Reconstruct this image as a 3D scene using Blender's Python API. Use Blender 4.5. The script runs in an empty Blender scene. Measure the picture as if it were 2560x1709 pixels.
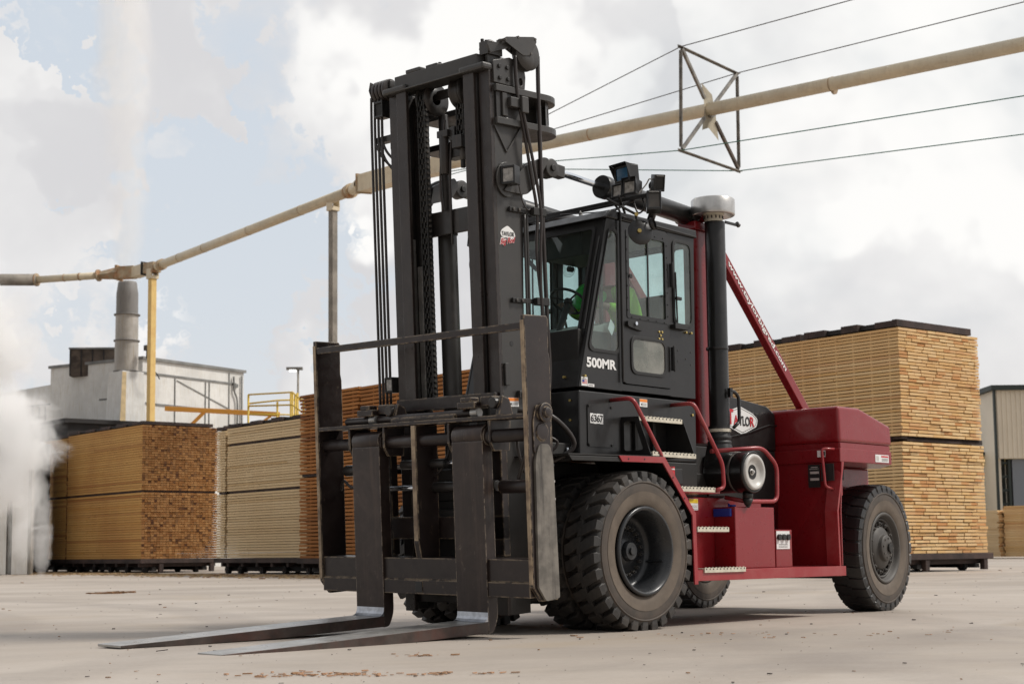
import bpy, bmesh, math, random
from mathutils import Vector, Matrix
from mathutils.geometry import tessellate_polygon
R = math.radians; PI = math.pi
random.seed(7)
SC = bpy.context.scene
COL = SC.collection
# ------------------------------------------------------------------ camera
cam_d = bpy.data.cameras.new('camera'); cam = bpy.data.objects.new('camera', cam_d); COL.objects.link(cam)
cam_d.sensor_width = 36.0; cam_d.lens = 3817.4/2560*36; cam_d.shift_y = 133.0/2560
cam_d.clip_start = 0.1; cam_d.clip_end = 6000
_F = Vector((0.7296813, 0.67629793, 0.10092725)).normalized()
_yaw, _p, _r = R(42.8256), R(5.7926), R(0.6379)
_right0 = Vector((math.sin(_yaw), -math.cos(_yaw), 0)); _up0 = _right0.cross(_F)
_right = _right0*math.cos(_r) - _up0*math.sin(_r); _up = _up0*math.cos(_r) + _right0*math.sin(_r)
m = Matrix((_right, _up, -_F)).transposed().to_4x4(); m.translation = Vector((-10.3886, -9.34555, 0.6905)); cam.matrix_world = m
cam_d.dof.use_dof = True; cam_d.dof.focus_distance = 12.2; cam_d.dof.aperture_fstop = 4.5
SC.camera = cam
# ------------------------------------------------------------------ light
SUN = Vector((0.55, -0.60, 0.95)).normalized()
sl = bpy.data.lights.new('sun', 'SUN'); sl.energy = 3.0; sl.angle = R(10); sl.color = (1, 0.95, 0.88)
so = bpy.data.objects.new('sun', sl); COL.objects.link(so); so.rotation_euler = SUN.to_track_quat('Z', 'Y').to_euler()
SC.view_settings.view_transform = 'Standard'; SC.view_settings.look = 'None'; SC.view_settings.exposure = 0.0; SC.view_settings.gamma = 1
# ------------------------------------------------------------------ node helper
class NT:
    def __init__(s, tree): s.t = tree; s.n = tree.nodes; s.l = tree.links
    def new(s, typ, **kw):
        n = s.n.new(typ)
        for k, v in kw.items(): setattr(n, k, v)
        return n
    def put(s, sock, v):
        if hasattr(v, 'is_output'): s.l.new(v, sock)
        elif v is not None: sock.default_value = v
    def math(s, op, a, b=None, c=None, clamp=False):
        n = s.new('ShaderNodeMath', operation=op, use_clamp=clamp); s.put(n.inputs[0], a)
        if b is not None: s.put(n.inputs[1], b)
        if c is not None: s.put(n.inputs[2], c)
        return n.outputs[0]
    def mix(s, f, a, b, blend='MIX'):
        n = s.new('ShaderNodeMix', data_type='RGBA', blend_type=blend); s.put(n.inputs[0], f); s.put(n.inputs[6], a); s.put(n.inputs[7], b); return n.outputs[2]
    def noise(s, vec, scale, detail=4, rough=0.55, dist=0.0, out=0):
        n = s.new('ShaderNodeTexNoise'); s.put(n.inputs['Vector'], vec); n.inputs['Scale'].default_value = scale
        n.inputs['Detail'].default_value = detail; n.inputs['Roughness'].default_value = rough; n.inputs['Distortion'].default_value = dist
        return n.outputs[out]
    def ramp(s, v, lo, hi, a=0.0, b=1.0, smooth=True):
        n = s.new('ShaderNodeMapRange', interpolation_type='SMOOTHSTEP' if smooth else 'LINEAR'); s.put(n.inputs[0], v)
        for i, x in zip((1, 2, 3, 4), (lo, hi, a, b)): n.inputs[i].default_value = x
        return n.outputs[0]
    def mapping(s, vec, scale=(1, 1, 1), rot=(0, 0, 0), loc=(0, 0, 0)):
        n = s.new('ShaderNodeMapping'); s.put(n.inputs[0], vec); n.inputs[1].default_value = loc; n.inputs[2].default_value = rot; n.inputs[3].default_value = scale
        return n.outputs[0]
def c4(c): return (c[0], c[1], c[2], 1.0)
# ------------------------------------------------------------------ world
w = bpy.data.worlds.new('World'); SC.world = w; w.use_nodes = True
T = NT(w.node_tree); T.n.clear()
sky = T.new('ShaderNodeTexSky'); sky.sky_type = 'NISHITA'; sky.sun_disc = False
sky.sun_elevation = math.asin(SUN.z); sky.sun_rotation = math.atan2(SUN.x, SUN.y); sky.air_density = 1.0; sky.dust_density = 1.5
tc = T.new('ShaderNodeTexCoord').outputs['Generated']
sx = T.new('ShaderNodeSeparateXYZ'); T.put(sx.inputs[0], tc); zz = sx.outputs[2]
def vadd(a, col, k):
    s1 = T.new('ShaderNodeVectorMath', operation='SUBTRACT'); T.put(s1.inputs[0], col); s1.inputs[1].default_value = (.5, .5, .5)
    s2 = T.new('ShaderNodeVectorMath', operation='SCALE'); T.put(s2.inputs[0], s1.outputs[0]); s2.inputs['Scale'].default_value = k
    s3 = T.new('ShaderNodeVectorMath', operation='ADD'); T.put(s3.inputs[0], a); T.put(s3.inputs[1], s2.outputs[0]); return s3.outputs[0]
tcd = vadd(vadd(tc, T.noise(tc, 9.0, 6, 0.6, out=1), 0.032), T.noise(tc, 34.0, 5, 0.6, out=1), 0.010)
tcs = vadd(tc, T.noise(tc, 9.0, 4, 0.5, out=1), 0.05)
def blob(d, lo, hi, src=None):
    n = T.new('ShaderNodeVectorMath', operation='DOT_PRODUCT'); T.put(n.inputs[0], src or tcd); n.inputs[1].default_value = Vector(d).normalized()
    return T.ramp(n.outputs['Value'], math.cos(R(lo)), math.cos(R(hi)))
def dirpx(u, v): return _F + _right*((u-1280)/3817.4) + _up*((987.5-v)/3817.4)
mp = T.mapping(tc, (1, 1, 1.5))
n1 = T.noise(mp, 7.0, 8, 0.60, 0.25); n2 = T.noise(T.mapping(tc, (1, 1, 1.4), loc=(3, 1, 7)), 3.2, 5, 0.55, 0.2); n3 = T.noise(T.mapping(tc, (1, 1, 1.3), loc=(9, 4, 2)), 15.0, 9, 0.64, 0.25)
# overcast to the right, broken blue to the left
cov = T.math('MULTIPLY_ADD', n1, 1.15, -0.13)
cov = T.math('MULTIPLY_ADD', T.math('SUBTRACT', n3, 0.5), 0.70, cov)
for (u, v, lo, hi, k) in ((120, 120, 3.2, 1.0, -.55), (150, 300, 3.0, 1, -.45), (560, 450, 4.5, 1.5, -.6), (420, 650, 4, 1.5, -.6), (760, 620, 4.5, 1.5, -.65), (480, 60, 1.6, .4, -.25), (700, 900, 5, 1, -.12), (380, 420, 3, 1, -.3),
                          (1150, 250, 8, 3, .55), (0, 130, .9, .3, .7), (215, 320, 1.5, .5, .6), (60, 360, 1.6, .5, .6), (110, 430, 1.4, .4, .4), (250, 640, 4, 1, .25), (60, 640, 5, 2, .45), (620, 850, 3.0, 1.0, .60), (760, 830, 1.6, .4, .35), (440, 250, 1.2, .3, .65), (430, 80, 1.6, .5, .5), (560, 110, 3.2, 1, .6),
                          (800, 250, 3.2, 1.0, .5), (1900, 500, 20, 9, .6)):
    cov = T.math('MULTIPLY_ADD', blob(dirpx(u, v), lo, hi), k, cov)
elsewhere = T.math('SUBTRACT', 1.0, blob(dirpx(700, 600), 40, 25))
cov = T.math('MULTIPLY_ADD', elsewhere, .22, cov)
cmask = T.ramp(cov, 0.22, 0.80)
shade = T.math('MULTIPLY_ADD', n2, 1.3, -0.20)
for (u, v, lo, hi, k) in ((1000, 230, 7, 1, .75), (1700, 60, 12, 2, .45), (2500, 100, 9, 2, .35), (300, 700, 4, 1, -.1), (900, 560, 6, 1, -.42), (620, 250, 4, 1, -.10), (500, 150, 2.5, .6, -.1),
                          (1350, 20, 3, .5, -.2), (2200, 750, 8, 2, -.10), (640, 860, 4, 1, .3), (2450, 420, 5, 1, .2), (1500, 330, 5, 1, -.15), (760, 20, 3, 1, -.1)):
    shade = T.math('MULTIPLY_ADD', blob(dirpx(u, v), lo, hi, tcs), k, shade)
shade = T.math("MULTIPLY_ADD", T.math("SUBTRACT", n3, 0.5), 0.25, shade)
cloudcol = T.mix(T.ramp(shade, 0.15, 1.0), c4((0.72, 0.715, 0.73)), c4((1.03, 1.02, 1.0)))
rightside = blob(dirpx(2450, 1000), 20, 4)
cloudcol = T.mix(T.math('MULTIPLY', rightside, T.ramp(n2, .62, .38)), cloudcol, c4((0.60, 0.645, 0.68)))
bluecol = T.mix(T.ramp(zz, 0.05, 0.4), c4((0.75, 0.79, 0.835)), c4((0.70, 0.765, 0.84)))
skyn = T.new('ShaderNodeVectorMath', operation='SCALE'); T.put(skyn.inputs[0], sky.outputs[0]); skyn.inputs['Scale'].default_value = 0.10
bl = T.mix(0.10, bluecol, skyn.outputs[0])
base = T.mix(cmask, bl, cloudcol)
haz = T.mix(T.ramp(zz, 0.16, 0.0, 0.0, 0.75), base, c4((0.80, 0.775, 0.755)))
rear_dim = blob((-1.0, -0.35, 0.35), 85, 35)   # unseen sky behind the viewer, darkened to deepen shade on front faces
haz = T.mix(T.math('MULTIPLY', rear_dim, 0.55), haz, c4((0.16, 0.165, 0.17)))
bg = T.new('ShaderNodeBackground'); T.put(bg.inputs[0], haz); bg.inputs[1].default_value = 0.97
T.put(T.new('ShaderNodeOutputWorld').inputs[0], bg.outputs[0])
w.cycles.sampling_method = 'MANUAL'; w.cycles.sample_map_resolution = 512
SC.cycles.max_bounces = 8; SC.cycles.diffuse_bounces = 3; SC.cycles.glossy_bounces = 3; SC.cycles.transparent_max_bounces = 24; SC.cycles.transmission_bounces = 4; SC.cycles.volume_bounces = 6
SC.cycles.volume_step_rate = 1.5; SC.cycles.volume_max_steps = 96; SC.cycles.sample_clamp_indirect = 4; SC.cycles.caustics_reflective = False; SC.cycles.caustics_refractive = False
SC.cycles.use_denoising = True
# ------------------------------------------------------------------ materials
def mat(name, col, rough=0.5, metal=0.0, coat=0.0, spec=0.5, var=0.0, vscale=3.0, col2=None, dust=0.0, dustcol=(0.23, 0.19, 0.15), bump=0.0, bscale=60, wear=0.0, wearcol=(0.32, 0.25, 0.17), wrad=0.012, streak=0.0, streakcol=(0.2, 0.15, 0.1), rvar=0.0):
    m = bpy.data.materials.new(name); m.use_nodes = True; t = NT(m.node_tree); t.n.clear()
    out = t.new('ShaderNodeOutputMaterial'); b = t.new('ShaderNodeBsdfPrincipled'); t.put(out.inputs[0], b.outputs[0])
    oc = t.new('ShaderNodeTexCoord').outputs['Object']
    c = c4(col)
    if var: c = t.mix(t.ramp(t.noise(oc, vscale, 6, 0.6), 0.35, 0.65), c, c4(col2 or [x*(1-var) for x in col]))
    if streak: c = t.mix(t.math('MULTIPLY', t.ramp(t.noise(t.mapping(oc, (1, 1, 0.07)), 14, 5, 0.65), 0.5, 0.75), streak), c, c4(streakcol))
    if dust: c = t.mix(t.math('MULTIPLY', t.ramp(t.noise(oc, 2.3, 8, 0.7, 0.5), 0.40, 0.80), dust), c, c4(dustcol))
    rg = rough
    if rvar: rg = t.ramp(t.noise(oc, 9, 5, 0.7), 0.3, 0.7, rough-rvar, rough+rvar)
    if wear:
        bv = t.new('ShaderNodeBevel'); bv.samples = 3; bv.inputs[0].default_value = wrad
        gm = t.new('ShaderNodeNewGeometry')
        d = t.new('ShaderNodeVectorMath', operation='DOT_PRODUCT'); t.put(d.inputs[0], bv.outputs[0]); t.put(d.inputs[1], gm.outputs['Normal'])
        e = t.ramp(d.outputs['Value'], 0.985, 0.86)
        e = t.math('MULTIPLY', e, t.ramp(t.noise(oc, 11, 6, 0.7), 0.42, 0.56))
        sc = t.math('MULTIPLY', t.ramp(t.noise(t.mapping(oc, (3, 3, 1.2)), 7, 8, 0.78, 0.6), 0.60, 0.74), 0.45)
        f = t.math('MULTIPLY', t.math('MAXIMUM', e, sc), wear, clamp=True)
        c = t.mix(f, c, c4(wearcol)); 
    t.put(b.inputs['Base Color'], c); t.put(b.inputs['Roughness'], rg); b.inputs['Metallic'].default_value = metal
    b.inputs['Coat Weight'].default_value = coat; b.inputs['Coat Roughness'].default_value = 0.12; b.inputs['Specular IOR Level'].default_value = spec
    if bump:
        bp = t.new('ShaderNodeBump'); bp.inputs['Strength'].default_value = bump; bp.inputs['Distance'].default_value = 0.01
        t.put(bp.inputs['Height'], t.noise(oc, bscale, 5, 0.6)); t.put(b.inputs['Normal'], bp.outputs[0])
    return m
M = {}
M['black'] = mat('black_paint', (0.011, 0.0105, 0.0105), 0.36, coat=0.2, spec=.4, dust=0.25, dustcol=(0.05, 0.044, 0.038), rvar=0.08, bump=0.03, bscale=5)
M['blackm'] = mat('black_matte', (0.010, 0.0095, 0.009), 0.6, dust=0.35, dustcol=(0.05, 0.043, 0.036))
M['rubber'] = mat('gasket_rubber', (0.012, 0.012, 0.012), 0.55)
M['mast'] = mat('mast_paint', (0.040, 0.038, 0.036), 0.38, dust=0.45, dustcol=(0.075, 0.064, 0.055), rvar=0.08, wear=0.35, wearcol=(0.16, 0.13, 0.10), wrad=0.007, bump=0.05, bscale=12)
M['mastf'] = mat('worn_mast_flange', (0.024, 0.018, 0.0165), 0.36, dust=0.6, dustcol=(0.055, 0.044, 0.038), rvar=0.1, wear=0.5, wearcol=(0.22, 0.18, 0.14), wrad=0.008, streak=0.35, streakcol=(0.07, 0.055, 0.045), bump=0.06, bscale=14)
M['mastb'] = mat('mast_channel', (0.022, 0.020, 0.019), 0.38, dust=0.5, dustcol=(0.045, 0.036, 0.03), rvar=0.1, streak=0.5, streakcol=(0.07, 0.05, 0.04))
M['carr'] = mat('worn_carriage_paint', (0.019, 0.0125, 0.0115), 0.40, dust=0.6, dustcol=(0.045, 0.031, 0.027), rvar=0.1, wear=1.0, wearcol=(0.42, 0.32, 0.21), wrad=0.018, bump=0.08, bscale=20)
M['fork'] = mat('worn_fork_steel', (0.027, 0.018, 0.016), 0.38, metal=0.1, dust=0.8, dustcol=(0.075, 0.053, 0.045), rvar=0.1, wear=0.9, wearcol=(0.42, 0.34, 0.26), wrad=0.014, streak=0.35, streakcol=(0.12, 0.08, 0.06), bump=0.1, bscale=18)
M['blade'] = mat('polished_fork_blade', (0.46, 0.45, 0.43), 0.36, metal=0.6, var=0.3, vscale=5, dust=0.35, dustcol=(0.22, 0.16, 0.13), rvar=0.1, bump=0.06, bscale=30)
M['bladeside'] = mat('fork_blade_side', (0.085, 0.068, 0.06), 0.38, metal=0.4, var=0.5, vscale=4, dust=0.6, dustcol=(0.15, 0.05, 0.035), rvar=0.1)
M['heel'] = mat('bright_heel_steel', (0.50, 0.52, 0.56), 0.3, metal=0.9, var=0.3, vscale=14)
M['wearbar'] = mat('scraped_wear_bar', (0.20, 0.18, 0.155), 0.6, var=0.5, vscale=5, streak=0.95, streakcol=(0.035, 0.03, 0.027), bump=0.2, bscale=30)
M['edge'] = mat('bare_steel_edge', (0.42, 0.32, 0.21), 0.55, var=0.7, vscale=7, col2=(0.16, 0.11, 0.075))
M['red'] = mat('red_paint', (0.235, 0.008, 0.013), 0.32, coat=0.4, spec=.4, dust=0.28, dustcol=(0.27, 0.06, 0.052), streak=.16, streakcol=(.10, .012, .012), rvar=0.07, bump=0.03, bscale=4)
M['redd'] = mat('red_trim_paint', (0.30, 0.018, 0.024), 0.42, coat=0.15, dust=0.5, dustcol=(0.38, 0.13, 0.12), rvar=0.08)
M['chrome'] = mat('chrome_rod', (0.75, 0.78, 0.82), 0.12, metal=1.0)
M['alu'] = mat('brushed_aluminium', (0.62, 0.60, 0.57), 0.28, metal=0.9, var=0.25, vscale=6, streak=0.4, streakcol=(0.35, 0.33, 0.3))
M['step'] = mat('cream_step_strip', (0.66, 0.61, 0.50), 0.6, var=0.2, vscale=20)
M['white'] = mat('white_decal', (0.80, 0.80, 0.79), 0.45)
M['decred'] = mat('red_lettering', (0.55, 0.03, 0.04), 0.45)
M['decblack'] = mat('black_lettering', (0.02, 0.02, 0.02), 0.5)
M['orange'] = mat('orange_decal', (0.85, 0.25, 0.03), 0.5)
M['yellowd'] = mat('yellow_decal', (0.85, 0.60, 0.03), 0.5)
M['blued'] = mat('blue_plastic', (0.01, 0.04, 0.28), 0.35)
M['graycap'] = mat('grey_cap_plastic', (0.56, 0.54, 0.51), 0.4, var=0.15, vscale=8)
M['lens'] = mat('lamp_lens', (0.42, 0.40, 0.37), 0.15, spec=0.8, var=0.5, vscale=25)
M['lensblue'] = mat('blue_lamp_lens', (0.02, 0.10, 0.20), 0.12, spec=0.8)
M['brass'] = mat('brass_bolt', (0.55, 0.42, 0.15), 0.35, metal=0.8)
M['hose'] = mat('hydraulic_hose', (0.025, 0.020, 0.018), 0.42, dust=0.3, dustcol=(0.08, 0.05, 0.045))
M['tread'] = mat('tyre_tread_rubber', (0.030, 0.028, 0.0265), 0.62, dust=0.9, dustcol=(0.105, 0.088, 0.074), bump=0.12, bscale=25, var=0.3, vscale=2)
M['side'] = mat('dusty_tyre_sidewall', (0.085, 0.066, 0.052), 0.72, dust=0.6, dustcol=(0.15, 0.115, 0.088), bump=0.1, bscale=14, var=0.4, vscale=3, col2=(0.05, 0.042, 0.036))
M['side2'] = mat('dusty_tyre_bead', (0.15, 0.118, 0.09), 0.75, dust=0.6, dustcol=(0.10, 0.078, 0.06), bump=0.1, bscale=14, var=0.3, vscale=4)
M['treadr'] = mat('worn_black_tread', (0.015, 0.0145, 0.015), 0.40, dust=0.4, dustcol=(0.06, 0.052, 0.045), bump=0.12, bscale=18)
M['rim'] = mat('black_rim_paint', (0.022, 0.024, 0.027), 0.32, dust=0.35, dustcol=(0.09, 0.08, 0.07), rvar=0.08)
M['hub'] = mat('dusty_hub', (0.06, 0.055, 0.05), 0.6, dust=0.6, dustcol=(0.13, 0.11, 0.09))
M['vest'] = mat('lime_shirt', (0.42, 0.90, 0.05), 0.8)
M['hat'] = mat('green_hat', (0.02, 0.50, 0.05), 0.35)
M['skin'] = mat('skin', (0.30, 0.17, 0.11), 0.55)
M['jeans'] = mat('jeans', (0.03, 0.045, 0.09), 0.85)
M['seat'] = mat('seat_fabric', (0.035, 0.035, 0.036), 0.8)
M['liner'] = mat('cab_liner', (0.30, 0.29, 0.27), 0.8)
M['pipe'] = mat('cream_pipe_paint', (0.70, 0.60, 0.43), 0.5, var=0.35, vscale=0.5, col2=(0.60, 0.53, 0.40), dust=0.35, dustcol=(0.30, 0.21, 0.12), streak=0.25, streakcol=(0.28, 0.16, 0.07))
M['pipeg'] = mat('grimy_cream_plate', (0.46, 0.41, 0.31), 0.7, var=.4, vscale=2, dust=.6, dustcol=(.25, .19, .12))
M['rustpipe'] = mat('rusty_duct', (0.52, 0.42, 0.28), 0.7, dust=1.0, dustcol=(0.42, 0.15, 0.04), var=0.4, vscale=1.2, streak=0.6, streakcol=(0.25, 0.09, 0.03))
M['yel'] = mat('yellow_post_paint', (0.76, 0.54, 0.20), 0.6, dust=0.5, dustcol=(0.55, 0.28, 0.08), streak=0.3, streakcol=(0.25, 0.1, 0.03))
M['yelrail'] = mat('yellow_railing_paint', (0.66, 0.44, 0.05), 0.5)
M['orail'] = mat('orange_beam_paint', (0.80, 0.38, 0.06), 0.5, dust=0.3, dustcol=(0.5, 0.3, 0.1))
M['post'] = mat('grey_weathered_post', (0.30, 0.27, 0.23), 0.7, var=0.4, vscale=1.5, streak=0.5, streakcol=(0.16, 0.12, 0.10))
M['galv'] = mat('galvanised_angle', (0.30, 0.28, 0.25), 0.5, metal=0.3, var=0.5, vscale=4, streak=0.3)
M['wire'] = mat('steel_cable', (0.09, 0.085, 0.08), 0.6)
M['wireg'] = mat('green_cable', (0.03, 0.14, 0.10), 0.6)
M['bldg'] = mat('weathered_white_metal', (0.80, 0.79, 0.76), 0.5, var=0.2, vscale=0.35, streak=0.75, streakcol=(0.50, 0.43, 0.30), dust=0.5, dustcol=(0.56, 0.54, 0.50))
M['stain'] = mat('ochre_stain', (0.62, 0.47, 0.26), 0.6, var=.3, vscale=2)
M['bldgd'] = mat('grey_trim', (0.26, 0.26, 0.25), 0.6, var=0.4, vscale=1)
M['stackm'] = mat('stack_steel', (0.48, 0.45, 0.41), 0.5, metal=0.1, streak=0.8, streakcol=(0.30, 0.24, 0.15), var=0.3, vscale=0.7)
M['stackd'] = mat('stack_top_steel', (0.20, 0.19, 0.18), 0.55, streak=0.6, streakcol=(0.07, 0.06, 0.055))
M['rustdark'] = mat('dark_rusty_duct', (0.10, 0.075, 0.06), 0.8, var=0.6, vscale=1.2, dust=0.7, dustcol=(0.20, 0.15, 0.11))
M['dark'] = mat('dark_kiln_steel', (0.022, 0.02, 0.02), 0.8, var=0.4, vscale=1)
M['dunn'] = mat('dunnage_steel', (0.050, 0.030, 0.026), 0.75, var=0.6, vscale=1.5, dust=0.5, dustcol=(0.10, 0.06, 0.045))
M['ware'] = mat('tan_cladding', (0.78, 0.70, 0.57), 0.6, var=0.1, vscale=0.3)
M['warew'] = mat('cream_cladding', (0.70, 0.68, 0.60), 0.6)
M['warey'] = mat('ochre_cladding', (0.60, 0.50, 0.25), 0.6)
M['green'] = mat('dark_green_trim', (0.025, 0.035, 0.032), 0.6)
M['bluegrey'] = mat('blue_grey_column', (0.20, 0.22, 0.25), 0.6)
def wood(name, a, b, c, knots=0.5, emin=0.0):
    m = bpy.data.materials.new(name); m.use_nodes = True; t = NT(m.node_tree); t.n.clear()
    out = t.new('ShaderNodeOutputMaterial'); bs = t.new('ShaderNodeBsdfPrincipled'); t.put(out.inputs[0], bs.outputs[0])
    oc = t.new('ShaderNodeTexCoord').outputs['Object']; at = t.new('ShaderNodeAttribute'); at.attribute_name = 'tint'; tv = at.outputs['Fac']
    col = t.mix(t.ramp(tv, 0.0, 0.65, smooth=False), c4(a), c4(b)); col = t.mix(t.ramp(tv, 0.65, 1.0, smooth=False), col, c4(c))
    gr = t.noise(t.mapping(oc, (6, 0.5, 60)), 1.0, 5, 0.7, 0.4)
    col = t.mix(t.ramp(gr, 0.45, 0.8, 0, 0.35), col, c4([x*0.6 for x in a]))
    kn = t.noise(t.mapping(oc, (1.2, 1.0, 4.5)), 2.6, 2, 0.5)
    col = t.mix(t.ramp(kn, 0.70, 0.76, 0, knots), col, c4((0.16, 0.06, 0.02)))
    col = t.mix(t.ramp(t.noise(oc, 0.5, 3, 0.5), 0.35, 0.7, 0, 0.3), col, c4(c))
    t.put(bs.inputs['Base Color'], col); bs.inputs['Roughness'].default_value = 0.75; bs.inputs['Specular IOR Level'].default_value = 0.2
    return m
M['woodR'] = wood('yellow_pine_boards', (0.72, 0.46, 0.20), (0.82, 0.60, 0.33), (0.58, 0.28, 0.11))
M['woodO'] = wood('orange_stained_boards', (0.56, 0.29, 0.085), (0.64, 0.37, 0.13), (0.34, 0.13, 0.04))
M['woodE'] = wood('brown_board_ends', (0.27, 0.12, 0.038), (0.42, 0.22, 0.085), (0.07, 0.027, 0.014))
M['woodP'] = wood('pale_cream_boards', (0.68, 0.50, 0.29), (0.74, 0.57, 0.35), (0.58, 0.40, 0.21), knots=0.35)
M['woodD'] = wood('dark_orange_boards', (0.34, 0.13, 0.035), (0.42, 0.18, 0.055), (0.15, 0.05, 0.02))
def glassmat(name, tint, op=0.16, gloss=0.12):
    m = bpy.data.materials.new(name); m.use_nodes = True; t = NT(m.node_tree); t.n.clear()
    out = t.new('ShaderNodeOutputMaterial'); tr = t.new('ShaderNodeBsdfTransparent'); tr.inputs[0].default_value = c4(tint)
    gl = t.new('ShaderNodeBsdfGlossy'); gl.inputs['Roughness'].default_value = 0.03; df = t.new('ShaderNodeBsdfDiffuse'); df.inputs[0].default_value = (0.45, 0.43, 0.38, 1)
    lw_ = t.new('ShaderNodeLayerWeight'); lw_.inputs[0].default_value = .5
    fz = t.math('MULTIPLY_ADD', t.math('POWER', lw_.outputs['Facing'], 4.0), 0.9, 0.04)
    oc = t.new('ShaderNodeTexCoord').outputs['Object']
    ms = t.new('ShaderNodeMixShader'); t.put(ms.inputs[0], t.ramp(t.noise(oc, 3.0, 4, 0.6), 0.3, 0.8, op*0.5, op*1.5)); t.put(ms.inputs[1], tr.outputs[0]); t.put(ms.inputs[2], df.outputs[0])
    m2 = t.new('ShaderNodeMixShader'); t.put(m2.inputs[0], t.math('ADD', fz, gloss, clamp=True)); t.put(m2.inputs[1], ms.outputs[0]); t.put(m2.inputs[2], gl.outputs[0])
    t.put(out.inputs[0], m2.outputs[0]); return m
M['glass'] = glassmat('green_tinted_glass', (0.86, 0.945, 0.94), 0.085, 0.0)
M['glassf'] = glassmat('windscreen_glass', (0.86, 0.94, 0.93), 0.02, 0.0)
M['glassd'] = glassmat('dusty_glass', (0.5, 0.62, 0.58), 0.38, 0.02)
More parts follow.
